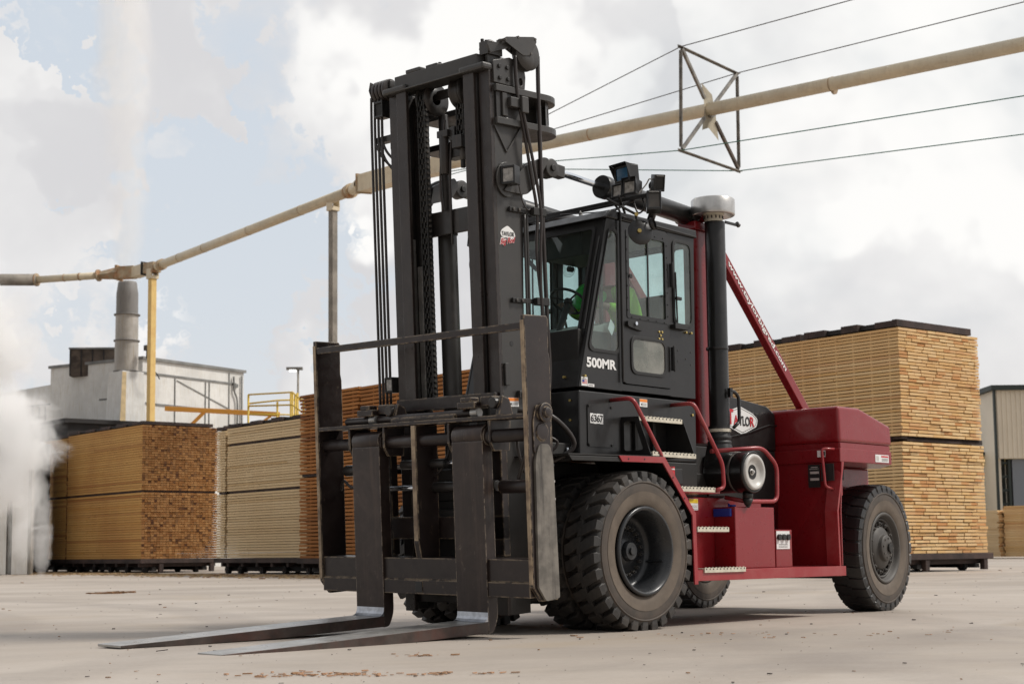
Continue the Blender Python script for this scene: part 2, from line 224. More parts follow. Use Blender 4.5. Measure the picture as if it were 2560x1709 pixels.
# ------------------------------------------------------------------ mesh builder
class MB:
    def __init__(s): s.v = []; s.f = []; s.m = []; s.mats = []; s.sm = []; s.tint = []; s.xf = None
    def mi(s, m):
        if m not in s.mats: s.mats.append(m)
        return s.mats.index(m)
    def add(s, vs, fs, m, smooth=False, tint=0.5):
        b = len(s.v); k = s.mi(m)
        if s.xf is not None: vs = [s.xf @ Vector(v) for v in vs]
        s.v += [tuple(v) for v in vs]
        for f in fs: s.f.append([i+b for i in f]); s.m.append(k); s.sm.append(smooth); s.tint.append(tint)
        return s
    def box(s, x0, x1, y0, y1, z0, z1, m, tint=0.5):
        vs = [(x, y, z) for z in (z0, z1) for y in (y0, y1) for x in (x0, x1)]
        return s.add(vs, [(0, 2, 3, 1), (4, 5, 7, 6), (0, 1, 5, 4), (2, 6, 7, 3), (0, 4, 6, 2), (1, 3, 7, 5)], m, tint=tint)
    def cyl(s, a, b, r, m, r2=None, n=20, caps=True, smooth=True):
        a = Vector(a); b = Vector(b); d = (b-a).normalized(); q = d.to_track_quat('Z', 'Y'); r2 = r if r2 is None else r2
        vs = []
        for p, rr in ((a, r), (b, r2)):
            for i in range(n): t = 2*PI*i/n; vs.append(p+q@Vector((rr*math.cos(t), rr*math.sin(t), 0)))
        s.add(vs, [(i, (i+1) % n, n+(i+1) % n, n+i) for i in range(n)], m, smooth)
        if caps: s.add(vs, [list(range(n))[::-1], list(range(n, 2*n))], m)
        return s
    def lathe(s, prof, c, axis, m, n=32, smooth=True, mats=None):
        q = Vector(axis).normalized().to_track_quat('Z', 'Y'); c = Vector(c); vs = []
        for (r, h) in prof:
            for i in range(n): t = 2*PI*i/n; vs.append(c+q@Vector((r*math.cos(t), r*math.sin(t), h)))
        for k in range(len(prof)-1):
            mm = mats[k] if mats else m
            s.add(vs[k*n:(k+2)*n], [(i, (i+1) % n, n+(i+1) % n, n+i) for i in range(n)], mm, smooth)
        return s
    def tube(s, pts, r, m, n=10, res=6, closed=False):
        P = [Vector(p) for p in pts]
        if res > 1 and len(P) > 2:
            Q = []
            for i in range(len(P)-1):
                p0 = P[max(i-1, 0)]; p1 = P[i]; p2 = P[i+1]; p3 = P[min(i+2, len(P)-1)]
                for k in range(res):
                    t = k/res; Q.append(0.5*((2*p1)+(-p0+p2)*t+(2*p0-5*p1+4*p2-p3)*t*t+(-p0+3*p1-3*p2+p3)*t**3))
            Q.append(P[-1]); P = Q
        vs = []; up = None
        for i, p in enumerate(P):
            d = (P[min(i+1, len(P)-1)]-P[max(i-1, 0)]).normalized()
            if up is None: up = d.orthogonal().normalized()
            up = (up-d*up.dot(d)).normalized(); sd = d.cross(up)
            for k in range(n): t = 2*PI*k/n; vs.append(p+up*r*math.cos(t)+sd*r*math.sin(t))
        L = len(P)
        s.add(vs, [(j*n+i, j*n+(i+1) % n, (j+1)*n+(i+1) % n, (j+1)*n+i) for j in range(L-1) for i in range(n)], m, True)
        s.add(vs, [list(range(n))[::-1], list(range((L-1)*n, L*n))], m); return s
    def bend(s, pts, r, m, rad=0.06, n=10):
        """tube with straight runs and rounded bends"""
        P = [Vector(p) for p in pts]; out = [P[0]]
        for i in range(1, len(P)-1):
            a = (P[i-1]-P[i]); b = (P[i+1]-P[i]); k = min(rad, a.length*0.45, b.length*0.45); a = P[i]+a.normalized()*k; b = P[i]+b.normalized()*k
            for j in range(6): t = j/5; out.append(a*(1-t)**2+P[i]*2*t*(1-t)+b*t*t)
        out.append(P[-1]); return s.tube(out, r, m, n, 1)
    def beam(s, a, b, wd, h, m, up=(0, 0, 1)):
        a = Vector(a); b = Vector(b); d = (b-a).normalized(); sd = d.cross(Vector(up)).normalized(); u = sd.cross(d)
        vs = [p+sd*i*wd/2+u*j*h/2 for p in (a, b) for j in (-1, 1) for i in (-1, 1)]
        return s.add(vs, [(0, 2, 3, 1), (4, 5, 7, 6), (0, 1, 5, 4), (2, 6, 7, 3), (0, 4, 6, 2), (1, 3, 7, 5)], m)
    def plate(s, outer, holes, fn, t0, t1, m, mside=None):
        """polygon with holes; fn(a,b,t)->xyz; thickness t0..t1"""
        loops = [outer]+list(holes); pts = [p for l in loops for p in l]
        tri = tessellate_polygon([[Vector((p[0], p[1], 0)) for p in l] for l in loops])
        n = len(pts); vs = [fn(p[0], p[1], t0) for p in pts]+[fn(p[0], p[1], t1) for p in pts]
        s.add(vs, [tuple(t) for t in tri]+[tuple(n+i for i in t[::-1]) for t in tri], m)
        k = 0
        for l in loops:
            L = len(l); s.add(vs, [(k+i, k+(i+1) % L, n+k+(i+1) % L, n+k+i) for i in range(L)], mside or m); k += L
        return s
    def build(s, name, parent=None, bev=0.0, seg=2, sub=0, matrix=None, fix=True):
        me = bpy.data.meshes.new(name); me.from_pydata(s.v, [], s.f)
        for m in s.mats: me.materials.append(m)
        me.polygons.foreach_set('material_index', s.m); me.polygons.foreach_set('use_smooth', s.sm)
        if any(t != 0.5 for t in s.tint):
            a = me.attributes.new('tint', 'FLOAT', 'FACE'); a.data.foreach_set('value', s.tint)
        if fix:
            bm = bmesh.new(); bm.from_mesh(me); bmesh.ops.remove_doubles(bm, verts=bm.verts, dist=1e-5); bmesh.ops.recalc_face_normals(bm, faces=bm.faces); bm.to_mesh(me); bm.free()
        me.update(); o = bpy.data.objects.new(name, me); COL.objects.link(o)
        if bev:
            b = o.modifiers.new('bevel', 'BEVEL'); b.width = bev; b.segments = seg; b.limit_method = 'ANGLE'; b.angle_limit = R(40)
        if matrix is not None: o.matrix_basis = matrix
        if parent is not None: o.parent = parent
        return o
def tag(o, label=None, cat=None, group=None, kind=None):
    if label: o['label'] = label
    if cat: o['category'] = cat
    if group: o['group'] = group
    if kind: o['kind'] = kind
    return o
def empty(name, loc=(0, 0, 0), rz=0.0):
    o = bpy.data.objects.new(name, None); COL.objects.link(o); o.location = loc; o.rotation_euler = (0, 0, rz); o.empty_display_size = 0.2; return o
def copy_tree(o, parent=None):
    c = o.copy(); COL.objects.link(c)
    if parent is not None: c.parent = parent
    for ch in list(o.children): copy_tree(ch, c)
    return c
def rpoly(pts, r, n=6):
    out = []; L = len(pts); rs = r if isinstance(r, (list, tuple)) else [r]*L
    for i in range(L):
        p = Vector(pts[i]); a = Vector(pts[i-1])-p; b = Vector(pts[(i+1) % L])-p; k = min(rs[i], a.length*.49, b.length*.49)
        if k <= 1e-6: out.append((p.x, p.y)); continue
        A = p+a.normalized()*k; B = p+b.normalized()*k
        for j in range(n+1): t = j/n; q = A*(1-t)**2+p*2*t*(1-t)+B*t*t; out.append((q.x, q.y))
    return out
def inset(pts, d):
    c = Vector((sum(p[0] for p in pts)/len(pts), sum(p[1] for p in pts)/len(pts)))
    mx = max(abs(p[0]-c.x) for p in pts); my = max(abs(p[1]-c.y) for p in pts)
    return [(c.x+(p[0]-c.x)*(1-d/mx), c.y+(p[1]-c.y)*(1-d/my)) for p in pts]
def rect(x0, x1, z0, z1): return [(x0, z0), (x1, z0), (x1, z1), (x0, z1)]
def circ(x, z, r, n=24, rz=None): return [(x+r*math.cos(2*PI*i/n), z+(rz or r)*math.sin(2*PI*i/n)) for i in range(n)]
def text(name, s, origin, right, up, wd, ht, m, parent=None, bold=0.0, shear=0.0, matrix=None, ext=0.0012):
    c = bpy.data.curves.new('t', 'FONT'); c.body = s; c.offset = bold; c.shear = shear; c.extrude = 0.002; c.resolution_u = 4
    o = bpy.data.objects.new('t', c); me = bpy.data.meshes.new_from_object(o); bpy.data.objects.remove(o)
    xs = [v.co.x for v in me.vertices]; ys = [v.co.y for v in me.vertices]; x0, x1, y0, y1 = min(xs), max(xs), min(ys), max(ys)
    right = Vector(right).normalized(); up = Vector(up).normalized(); nn = right.cross(up); og = Vector(origin)
    for v in me.vertices: v.co = og+right*((v.co.x-x0)/(x1-x0)*wd)+up*((v.co.y-y0)/(y1-y0)*ht)+nn*(ext*(1 if v.co.z > 0 else -1)+ext)
    me.name = name; me.materials.append(m); ob = bpy.data.objects.new(name, me); COL.objects.link(ob)
    if matrix is not None: ob.matrix_basis = matrix
    if parent is not None: ob.parent = parent
    return ob
XZ = lambda y: (lambda a, b, t: (a, y+t, b))      # plate in XZ plane
YZ = lambda x: (lambda a, b, t: (x+t, a, b))      # plate in YZ plane
XY = lambda z: (lambda a, b, t: (a, b, z+t))
# ================================================================== FORKLIFT
FL = empty('forklift', (0, 0, 0)); tag(FL, 'large black and red industrial forklift truck with tall mast, forks lowered to the yard floor', 'forklift')
MM = Matrix.Rotation(R(0.9292), 4, 'X') @ Matrix.Rotation(-R(3.1519), 4, 'Y')
def P_(name, b, bev=0.004, par=FL, **k): return b.build(name, par, bev, **k)
def PM(name, b, bev=0.004): return b.build(name, FL, bev, matrix=MM)
# ---- tyres and wheels
def tyre_mesh(mt, ms, ro, w2, nl, depth, lugw, skew, sidedrop, ri=0.375):
    b = MB(); rc = ro-depth
    prof = [(ri, -w2*0.80), (ri+0.02, -w2*0.95), (ri+0.09, -w2*1.05), (ro*0.80, -w2*1.08), (ro-0.085, -w2*1.03), (rc-0.01, -w2*0.93), (rc, -w2*0.75), (rc+0.004, 0),
            (rc, w2*0.75), (rc-0.01, w2*0.93), (ro-0.085, w2*1.03), (ro*0.80, w2*1.08), (ri+0.09, w2*1.05), (ri+0.02, w2*0.95), (ri, w2*0.80)]
    b.lathe(prof, (0, 0, 0), (0, 1, 0), ms, 72, mats=[ms]*4+[mt]*6+[ms]*4)
    for sg in (-1, 1): b.lathe([(ri+0.012, sg*w2*0.93), (ri+0.03, sg*w2*1.0), (ri+0.085, sg*w2*1.062), (ri+0.135, sg*w2*1.085)], (0, 0, 0), (0, 1, 0), M['side2'], 72)
    # raised ring on the sidewall
    for sg in (-1, 1): b.lathe([(ro*0.84, sg*w2*1.06), (ro*0.845, sg*w2*1.10), (ro*0.86, sg*w2*1.10), (ro*0.865, sg*w2*1.045)], (0, 0, 0), (0, 1, 0), ms, 72)
    for sg in (-1, 1):
        for k in range(nl):
            th0 = 2*PI*(k+(0.5 if sg > 0 else 0))/nl
            rows = []
            for s_, yy, rr, dt, wk in ((0, 1.045, ro-sidedrop, 0, .72), (1, 1.05, ro-sidedrop*.45, 0, .86), (2, 1.0, ro-0.012, 0, .95), (3, .80, ro-.003, .12, 1), (4, .5, ro+.002, .45, 1.05), (5, .2, ro+.004, .85, 1.0), (6, -.12, ro+.004, 1.25, .8)):
                y = sg*w2*yy; th = th0+skew*dt*sg*(2*PI/nl); hw = lugw*wk*(2*PI/nl)/2
                top = rr; bot = min(rc-0.012, rr-0.02) if s_ > 1 else rr
                yb = y if s_ > 1 else sg*w2*0.95
                rt = [(-hw, top, y), (hw, top, y)]; rb = [(-hw*1.25, bot-(.0 if s_ > 1 else .01), yb), (hw*1.25, bot-(.0 if s_ > 1 else .01), yb)]
                # taper lug walls a little; direction along Y is handled by lathe axis +Y
                rows.append([Vector((q[1]*math.cos(th+q[0]), q[2], q[1]*math.sin(th+q[0]))) for q in (rb[0], rt[0], rt[1], rb[1])])
            vs = [v for r_ in rows for v in r_]; L = len(rows); fs = []
            for j in range(L-1):
                for i in range(3): fs.append((j*4+i, j*4+i+1, j*4+4+i+1, j*4+4+i))
            fs.append((0, 3, 2, 1)); e = (L-1)*4; fs.append((e, e+1, e+2, e+3))
            b.add(vs, fs, mt)
            # dusty shoulder face of the lug
            b.add([rows[0][0]*1.0, rows[0][3]*1.0, rows[2][2]*1.0, rows[2][1]*1.0], [(0, 1, 2, 3)], mt)
    return b
def make_front_wheel():
    r = empty('wheel', (0, 0, 0)); r.parent = FL
    t = tyre_mesh(M['tread'], M['side'], 0.69, 0.158, 30, 0.048, 0.64, -0.42, 0.12); t.build('tyre', r, 0.004, fix=True)
    b = MB()   # deep dished rim, outer face towards -Y
    b.lathe([(0.378, -0.150), (0.385, -0.172), (0.372, -0.186), (0.352, -0.182), (0.345, -0.150), (0.325, -0.135), (0.322, 0.02), (0.318, 0.06), (0.24, 0.075), (0.235, 0.065), (0.14, 0.06), (0.12, 0.03), (0.05, 0.02), (0.0, 0.018)], (0, 0, 0), (0, 1, 0), M['rim'], 48)
    b.lathe([(0.345, 0.06), (0.35, 0.16), (0.385, 0.172), (0.378, 0.15)], (0, 0, 0), (0, 1, 0), M['rim'], 48)
    rim = b.build('rim', r)
    h = MB(); h.cyl((0, 0.03, 0), (0, -0.02, 0), 0.09, M['rim'], 0.075); h.cyl((0, -0.02, 0), (0, -0.04, 0), 0.035, M['rim']); h.build('hub_cap', r, 0.004)
    n = MB()
    for k in range(20):
        a = 2*PI*k/20; x, z = 0.205*math.cos(a), 0.205*math.sin(a)
        n.cyl((x, 0.066, z), (x, 0.035, z), 0.016, M['hub'], n=6, smooth=False); n.cyl((x, 0.04, z), (x, 0.015, z), 0.008, M['rim'], n=8)
    n.build('wheel_nuts', r)
    v = MB(); v.tube([(0.30, 0.05, -0.05), (0.315, -0.05, -0.05), (0.31, -0.12, -0.05)], 0.008, M['rim'], 6); v.build('valve_stem', r)
    return r
fw = make_front_wheel(); fw.location = (0, -1.084, 0.672); fw.rotation_euler = (0, 0.13, 0)
for y, a in ((-0.655, 1.1), (0.655, 2.0), (1.084, 0.4)):
    c = copy_tree(fw, FL); c.location = (0, y, 0.672); c.rotation_euler = (0, a, PI if y > 0.8 else 0)
def make_rear_wheel():
    r = empty('wheel', (0, 0, 0)); r.parent = FL
    tyre_mesh(M['treadr'], M['side'], 0.685, 0.175, 32, 0.015, 0.78, 0.12, 0.10).build('tyre', r, 0.003)
    b = MB()
    b.lathe([(0.378, -0.150), (0.385, -0.168), (0.372, -0.180), (0.352, -0.176), (0.345, -0.150), (0.335, -0.140), (0.330, -0.120), (0.322, -0.115), (0.318, -0.05), (0.30, 0.02), (0.1, 0.03)], (0, 0, 0), (0, 1, 0), M['hub'], 48)
    b.lathe([(0.325, -0.118), (0.312, -0.132), (0.300, -0.125), (0.298, -0.10)], (0, 0, 0), (0, 1, 0), M['hub'], 48)
    b.lathe([(0.378, 0.15), (0.385, 0.168), (0.35, 0.16), (0.33, 0.06)], (0, 0, 0), (0, 1, 0), M['hub'], 48)
    b.build('rim', r)
    s = MB()
    for k in range(11):
        a = 2*PI*(k+.3)/11; ca, sa = math.cos(a), math.sin(a); tx, tz = -sa, ca; w_ = 0.038
        vs = []
        for rr, y0 in ((0.17, -0.115), (0.305, -0.105)):
            for q in (-1, 1): vs.append((rr*ca+tx*w_*q, y0, rr*sa+tz*w_*q))
            for q in (-1, 1): vs.append((rr*ca+tx*w_*q, 0.0, rr*sa+tz*w_*q))
        s.add(vs, [(0, 1, 5, 4), (2, 6, 7, 3), (0, 4, 6, 2), (1, 3, 7, 5), (0, 2, 3, 1), (4, 5, 7, 6)], M['hub'])
        s.cyl((0.262*ca, -0.10, 0.262*sa), (0.262*ca, -0.135, 0.262*sa), 0.024, M['hub'], n=6, smooth=False)
        s.cyl((0.262*ca, -0.13, 0.262*sa), (0.262*ca, -0.150, 0.262*sa), 0.012, M['hub'], n=8)
    s.build('spokes', r, 0.006)
    h = MB(); h.lathe([(0.235, 0.0), (0.232, -0.115), (0.215, -0.135), (0.16, -0.150), (0.145, -0.155), (0.14, -0.19), (0.128, -0.200), (0.05, -0.202), (0.0, -0.202)], (0, 0, 0), (0, 1, 0), M['hub'], 40)
    for k in range(8): a = 2*PI*k/8; h.cyl((0.105*math.cos(a), -0.20, 0.105*math.sin(a)), (0.105*math.cos(a), -0.210, 0.105*math.sin(a)), 0.011, M['hub'], n=6)
    h.build('hub', r, 0.003)
    g = MB(); g.cyl((0.035, -0.203, 0.01), (0.035, -0.225, 0.01), 0.048, M['blackm']); g.cyl((0.07, -0.203, -0.02), (0.07, -0.214, -0.02), 0.03, M['blackm']); g.build('grease_cap', r, 0.004)
    return r
rw = make_rear_wheel(); rw.location = (4.4799, -0.85, 0.672); rw.rotation_euler = (0, 0.2, R(4.88))
c = copy_tree(rw, FL); c.location = (4.34, 1.42, 0.672); c.rotation_euler = (0, 0, PI+R(4.88))
# ---- chassis
b = MB(); b.box(-0.75, 0.72, -0.42, 0.42, 0.33, 1.12, M['blackm']); b.box(0.7205, 3.3, -0.42, 0.42, 0.43, 1.12, M['blackm']); b.box(-0.32, 0.32, -0.30, 0.30, 0.22, 0.5, M['blackm']); b.box(4.15, 4.5, -0.7, 0.7, 0.35, 0.75, M['blackm']); b.box(-0.97, 0.70, -0.46, 0.46, 1.121, 1.465, M['blackm']); b.box(-0.45, 0.45, -1.0, 1.0, 0.50, 0.84, M['blackm']); b.box(-0.95, -0.5, -0.62, 0.62, 0.50, 1.30, M['blackm']); P_('chassis', b, 0.02)
b = MB(); b.box(0.70, 2.37, -0.86, -0.43, 0.50, 1.165, M['red']); P_('side_frame', b, 0.006)
b = MB(); b.box(0.70, 2.37, 0.43, 0.86, 0.50, 1.165, M['red']); P_('side_frame', b, 0.006)
b = MB(); b.box(2.371, 3.29, -0.854, -0.43, 0.484, 0.498, M['red']); P_('floor_plate', b, 0.003)
b = MB(); b.plate([(-1.247, .40), (-1.247, .496), (-.855, .496), (-.855, .486), (-1.237, .486), (-1.237, .41), (-.86, .41), (-.86, .40)], [], lambda a, c_, t: (.74+t, a, c_), 0, 2.55, M['redd']); P_('side_rail', b, 0.003)
b = MB(); b.box(0.742, 3.30, 0.855, 1.247, 0.40, 0.496, M['redd']); P_('side_rail', b, 0.003)
# fender: deck plates, knee plate and red flange
path = [(-0.98, 1.462), (-0.337, 1.473), (0.286, 1.483), (0.724, 0.996), (0.737, 0.396)]
for sg in (-1, 1):
    b = MB(); ya, yb = (-1.244, -0.46) if sg < 0 else (0.46, 1.244)
    for (x0, z0), (x1, z1) in zip(path[:-1], path[1:]):
        dx, dz = x1-x0, z1-z0; L = math.hypot(dx, dz); nx, nz = dz/L*0.012, -dx/L*0.012
        vs = [(x0, ya, z0), (x1, ya, z1), (x1+nx*-1, ya, z1+nz*-1+0), (x0-nx, ya, z0-nz)]
        vs = [(x0, y, z0) for y in (ya, yb)]+[(x1, y, z1) for y in (ya, yb)]+[(x0-nx, y, z0-nz) for y in (ya, yb)]+[(x1-nx, y, z1-nz) for y in (ya, yb)]
        b.add(vs, [(0, 1, 3, 2), (4, 6, 7, 5), (0, 2, 6, 4), (1, 5, 7, 3), (0, 4, 5, 1), (2, 3, 7, 6)], M['blackm'])
    P_('fender', b, 0.0)
    b = MB(); ip = [(-0.30, 1.425), (0.262, 1.433), (0.676, 0.980), (0.690, 0.372)]; op = [(-0.345, 1.476), (0.288, 1.487), (0.727, 1.0), (0.742, 0.372)]
    y = -1.262 if sg < 0 else 1.247
    b.plate(op+ip[::-1], [], XZ(y), 0, 0.014, M['redd'])
    for x, z in ((-0.22, 1.452), (0.0, 1.456), (0.40, 1.31), (0.56, 1.13)): b.cyl((x, y-.001, z), (x, y-.004, z), 0.008, M['decblack'], n=10)
    P_('fender_trim', b, 0.003)
    b = MB(); b.plate([(-0.98, 1.455), (-0.345, 1.465), (-0.30, 1.425), (-0.94, 1.415)], [], XZ(-1.25 if sg < 0 else 1.24), 0, 0.01, M['blackm']); P_('fender_edge', b)
# body box under the cab
b = MB(); b.box(-0.43, 1.262, -0.90, 0.48, 1.486, 2.055, M['black']); P_('body_box', b, 0.012)
b = MB(); pn = rpoly([(-0.329, 1.943), (0.011, 1.943), (0.011, 1.573), (-0.329, 1.573)], 0.03)
b.plate(pn, [], XZ(-0.909), 0, 0.008, M['black'])
for x, z in ((-0.312, 1.925), (-0.006, 1.925), (-0.312, 1.592), (-0.006, 1.592)): b.cyl((x, -0.909, z), (x, -0.918, z), 0.012, M['blackm'], n=10)
P_('access_panel', b, 0.002)
b = MB()
for x, z in ((1.20, 1.93),): b.cyl((x, -0.90, z), (x, -0.912, z), 0.012, M['brass'], n=10)
for y, z in ((-0.80, 1.97), (-0.80, 1.80)): b.cyl((-0.43, y, z), (-0.442, y, z), 0.011, M['brass'], n=10)
P_('panel_bolts', b, 0)
# recessed step box
for x in (0.142, 0.792):
    b = MB(); b.plate([(-0.90, 1.853), (-1.09, 1.847), (-1.222, 1.505), (-0.90, 1.50)], [] if x > .5 else [rpoly([(-0.93, 1.81), (-1.045, 1.81), (-1.14, 1.55), (-0.93, 1.55)], .03)], YZ(x), 0, 0.008, M['black']); P_('step_box_side', b, 0.002)
b = MB(); b.box(0.151, 0.792, -1.07, -0.902, 1.832, 1.838, M['black']); b.box(0.151, 0.792, -1.215, -0.902, 1.506, 1.512, M['black']); b.box(0.30, 0.34, -0.93, -0.902, 1.52, 1.83, M['blackm']); b.box(0.56, 0.60, -0.93, -0.902, 1.52, 1.83, M['blackm']); P_('step_box', b)
def step(x0, x1, y, z, h=0.042):
    b = MB(); b.box(x0, x1, y, y+0.016, z-h, z, M['step']); b.box(x0, x1, y+0.0165, y+0.13, z-0.012, z-0.004, M['step'])
    n = int((x1-x0)/0.052)
    for i in range(n):
        x = x0+(x1-x0)*(i+.5)/n
        b.cyl((x, y-0.0015, z-0.010), (x, y+0.001, z-0.010), 0.0085, M['decblack'], n=8)
        b.cyl((x+0.013, y+0.02, z-0.004), (x+0.013, y+0.02, z+0.006), 0.008, M['step'], n=8)
    return P_('step_strip', b, 0.002)
step(0.155, 0.785, -1.092, 1.852); step(0.165, 0.80, -1.226, 1.532); step(0.602, 1.125, -1.2, 1.238); step(0.833, 1.324, -1.2, 0.880); step(0.843, 1.488, -1.262, 0.514)
b = MB(); b.box(0.60, 1.2, -1.196, -0.86, 1.185, 1.224, M['redd']); P_('step_platform', b, 0.003)
b = MB(); b.box(0.835, 1.30, -1.19, -0.862, 0.83, 0.862, M['red']); P_('step_platform', b, 0.003)
# dark machinery behind the steps and deck
b = MB(); b.box(0.62, 1.26, -0.90, -0.44, 1.17, 1.48, M['blackm']); b.box(0.80, 1.0, -0.93, -0.905, 1.27, 1.42, M['black']); b.box(1.26, 1.62, -0.75, -0.44, 1.17, 1.40, M['blackm']); P_('machinery_housing', b, 0.01)
b = MB(); b.box(0.70, 0.78, -1.0, -0.99, 1.34, 1.43, M['decred']); b.box(0.705, 0.775, -1.003, -1.0005, 1.40, 1.412, M['white']); P_('red_warning_plate', b, 0)
# handrails
def rail(name, pts, r=0.019, m='redd', rad=0.08, flange=True):
    b = MB(); b.bend(pts, r, M[m], rad)
    return P_(name, b, 0)
rail('hand_rail', [(0, -0.90, 1.992), (-0.02, -1.16, 1.992), (0.286, -1.225, 1.50), (0.29, -1.225, 1.47)], rad=0.07)
rail('hand_rail', [(0.879, -0.90, 2.002), (0.87, -1.16, 2.002), (1.215, -1.22, 1.46), (1.23, -1.22, 1.24), (1.13, -1.20, 1.215)], rad=0.06)
rail('guard_rail', [(1.46, -0.92, 1.600), (2.054, -1.1, 1.650), (2.30, -1.1, 1.49), (2.29, -1.1, 1.135), (1.78, -1.1, 1.125), (1.7, -0.9, 1.17)], r=0.021, rad=0.09)
# tank, control box
b = MB(); b.box(1.570, 2.232, -1.10, -0.8615, 0.498, 1.076, M['red']); tk = P_('tank_box', b, 0.008)
b = MB(); b.box(1.54, 1.569, -1.065, -0.87, 0.985, 1.06, M['blued']); b.tube([(1.62, -1.0, 1.08), (1.66, -0.97, 1.10), (1.70, -0.95, 1.078)], 0.012, M['blued']); b.cyl((1.68, -1.0, 1.076), (1.68, -1.0, 1.098), 0.03, M['blued']); P_('blue_catch', b, 0.006)
b = MB(); b.box(2.40, 2.69, -1.0, -0.8615, 0.498, 0.864, M['red']); P_('control_box', b, 0.006)
b = MB(); b.box(2.405, 2.640, -1.006, -1.0005, 0.675, 0.850, M['white'])
for x in (2.44, 2.52, 2.60): b.cyl((x, -1.006, 0.79), (x, -1.03, 0.79), 0.03, M['decblack'], n=12)
for z in (0.72, 0.705, 0.692): b.box(2.44, 2.60, -1.0075, -1.0062, z, z+0.004, M['hub'])
P_('breaker_panel', b, 0)
# counterweight
plan = lambda x, y: (x, y)
b = MB()
def ring(z, g=0.0):   # plan outline shrinking with g
    return [(3.32+g*0.3, -1.2+g), (4.372, -1.2+g), (4.95-g, -0.72+g*.5), (4.95-g, 0.72-g*.5), (4.372, 1.2-g), (3.32+g*0.3, 1.2-g)]
cw = [(3.325, -1.2), (4.372, -1.2), (4.95, -0.75), (4.95, 0.75), (4.372, 1.2), (3.325, 1.2)]
vs = []; z0 = 1.755
top = [2.130, 1.975, 1.93, 1.93, 1.975, 2.130]
vs = [(x, y, z0) for x, y in cw]+[(x, y*0.99, t) for (x, y), t in zip(cw, top)]+[(3.76, -1.188, 2.130), (3.76, 1.188, 2.130)]
b.add(vs, [(0, 1, 7, 12, 6), (1, 2, 8, 7), (2, 3, 9, 8), (3, 4, 10, 9), (4, 5, 11, 13, 10), (5, 0, 6, 11), (6, 12, 13, 11), (12, 7, 10, 13), (7, 8, 9, 10), (0, 5, 4, 3, 2, 1)], M['red'])
P_('counterweight', b, 0.035, seg=4)
b = MB(); vs = [(x, y, z) for z in (1.555, 1.695) for x, y in cw]; b.add(vs, [(5, 4, 3, 2, 1, 0), (6, 7, 8, 9, 10, 11)]+[(i, (i+1) % 6, 6+(i+1) % 6, 6+i) for i in range(6)], M['red'])
vs = [(x*1.0 if x > 3.4 else x+.02, y*.985, z) for z in (1.6955, 1.7545) for x, y in cw]; b.add(vs, [(i, (i+1) % 6, 6+(i+1) % 6, 6+i) for i in range(6)], M['red'])
P_('counterweight_shelf', b, 0.008)
b = MB(); b.plate([(-0.43, 1.76), (-1.19, 1.752), (-1.199, 1.55), (-1.199, 1.50), (-1.199, 1.06), (-1.199, 0.50), (-0.43, 0.50)], [], lambda a, z, t: (3.30+t+(0.05*min(1, max(0, (z-1.1)/.45)) if z > 1.1 else 0), a, z), 0, 0.02, M['red'])
P_('rear_bulkhead', b, 0.004)
for sg in (-1, 1):
    b = MB(); pth = [(3.368, 1.555), (3.235, 1.05), (3.255, 0.395)]
    for (x0, z0_), (x1, z1) in zip(pth[:-1], pth[1:]):
        ya, yb = sg*1.2, sg*1.05
        vs = [(x0, ya, z0_), (x0+.028, ya, z0_), (x1+.028, ya, z1), (x1, ya, z1), (x0, yb, z0_), (x0+.028, yb, z0_), (x1+.028, yb, z1), (x1, yb, z1)]
        b.add(vs, [(0, 1, 2, 3), (7, 6, 5, 4), (0, 4, 5, 1), (1, 5, 6, 2), (2, 6, 7, 3), (3, 7, 4, 0)], M['redd'])
    P_('bulkhead_edge', b, 0.003)
b = MB(); b.box(3.35, 4.9, -0.62, 0.62, 0.62, 1.553, M['red']); b.box(4.2, 4.75, -0.80, 0.80, 0.6, 0.78, M['blackm']); P_('rear_body', b, 0.02)
b = MB(); b.box(3.55, 3.62, -1.04, -0.98, 1.22, 1.554, M['redd']); b.box(3.5, 3.64, -1.05, -1.041, 1.38, 1.554, M['blackm']); b.cyl((3.57, -1.05, 1.47), (3.57, -1.06, 1.47), 0.016, M['chrome']); P_('tie_bracket', b, 0.002)
b = MB(); b.bend([(3.305, -1.145, 1.685), (3.20, -1.06, 1.69), (3.20, -1.09, 1.30), (3.29, -1.13, 1.275)], 0.014, M['redd'], 0.04); P_('grab_handle', b, 0)
def decal(x, y0, y1, z0, z1, m, nm): b = MB(); b.box(x-0.002, x, y0, y1, z0, z1, m); return P_(nm, b, 0)
decal(3.298, -1.045, -0.948, 1.61, 1.678, M['white'], 'serial_label'); decal(3.2955, -1.04, -0.99, 1.622, 1.665, M['hub'], 'serial_label')
b = MB(); b.box(3.292, 3.297, -0.975, -0.835, 1.30, 1.535, M['decblack']); b.box(3.290, 3.2915, -0.965, -0.86, 1.44, 1.465, M['graycap']); b.box(3.290, 3.2915, -0.965, -0.86, 1.372, 1.397, M['graycap']); b.box(3.290, 3.2915, -0.95, -0.87, 1.505, 1.512, M['graycap']); b.box(3.290, 3.2915, -0.96, -0.85, 1.488, 1.493, M['graycap']); P_('data_plate', b, 0)
b = MB(); b.box(3.292, 3.297, -1.14, -0.99, 1.362, 1.54, M['hub']); b.box(3.289, 3.2915, -1.135, -0.995, 1.367, 1.535, M['decblack'])
for i in range(7): b.box(3.2875, 3.2888, -1.13, -1.0, 1.38+i*.021, 1.382+i*.021, M['hub'])
P_('data_plate', b, 0)
b = MB(); b.box(4.03, 4.31, -1.2035, -1.2005, 1.575, 1.655, M['white']); b.box(4.15, 4.30, -1.205, -1.204, 1.628, 1.645, M['decred']); b.box(4.05, 4.10, -1.205, -1.204, 1.59, 1.64, M['graycap'])
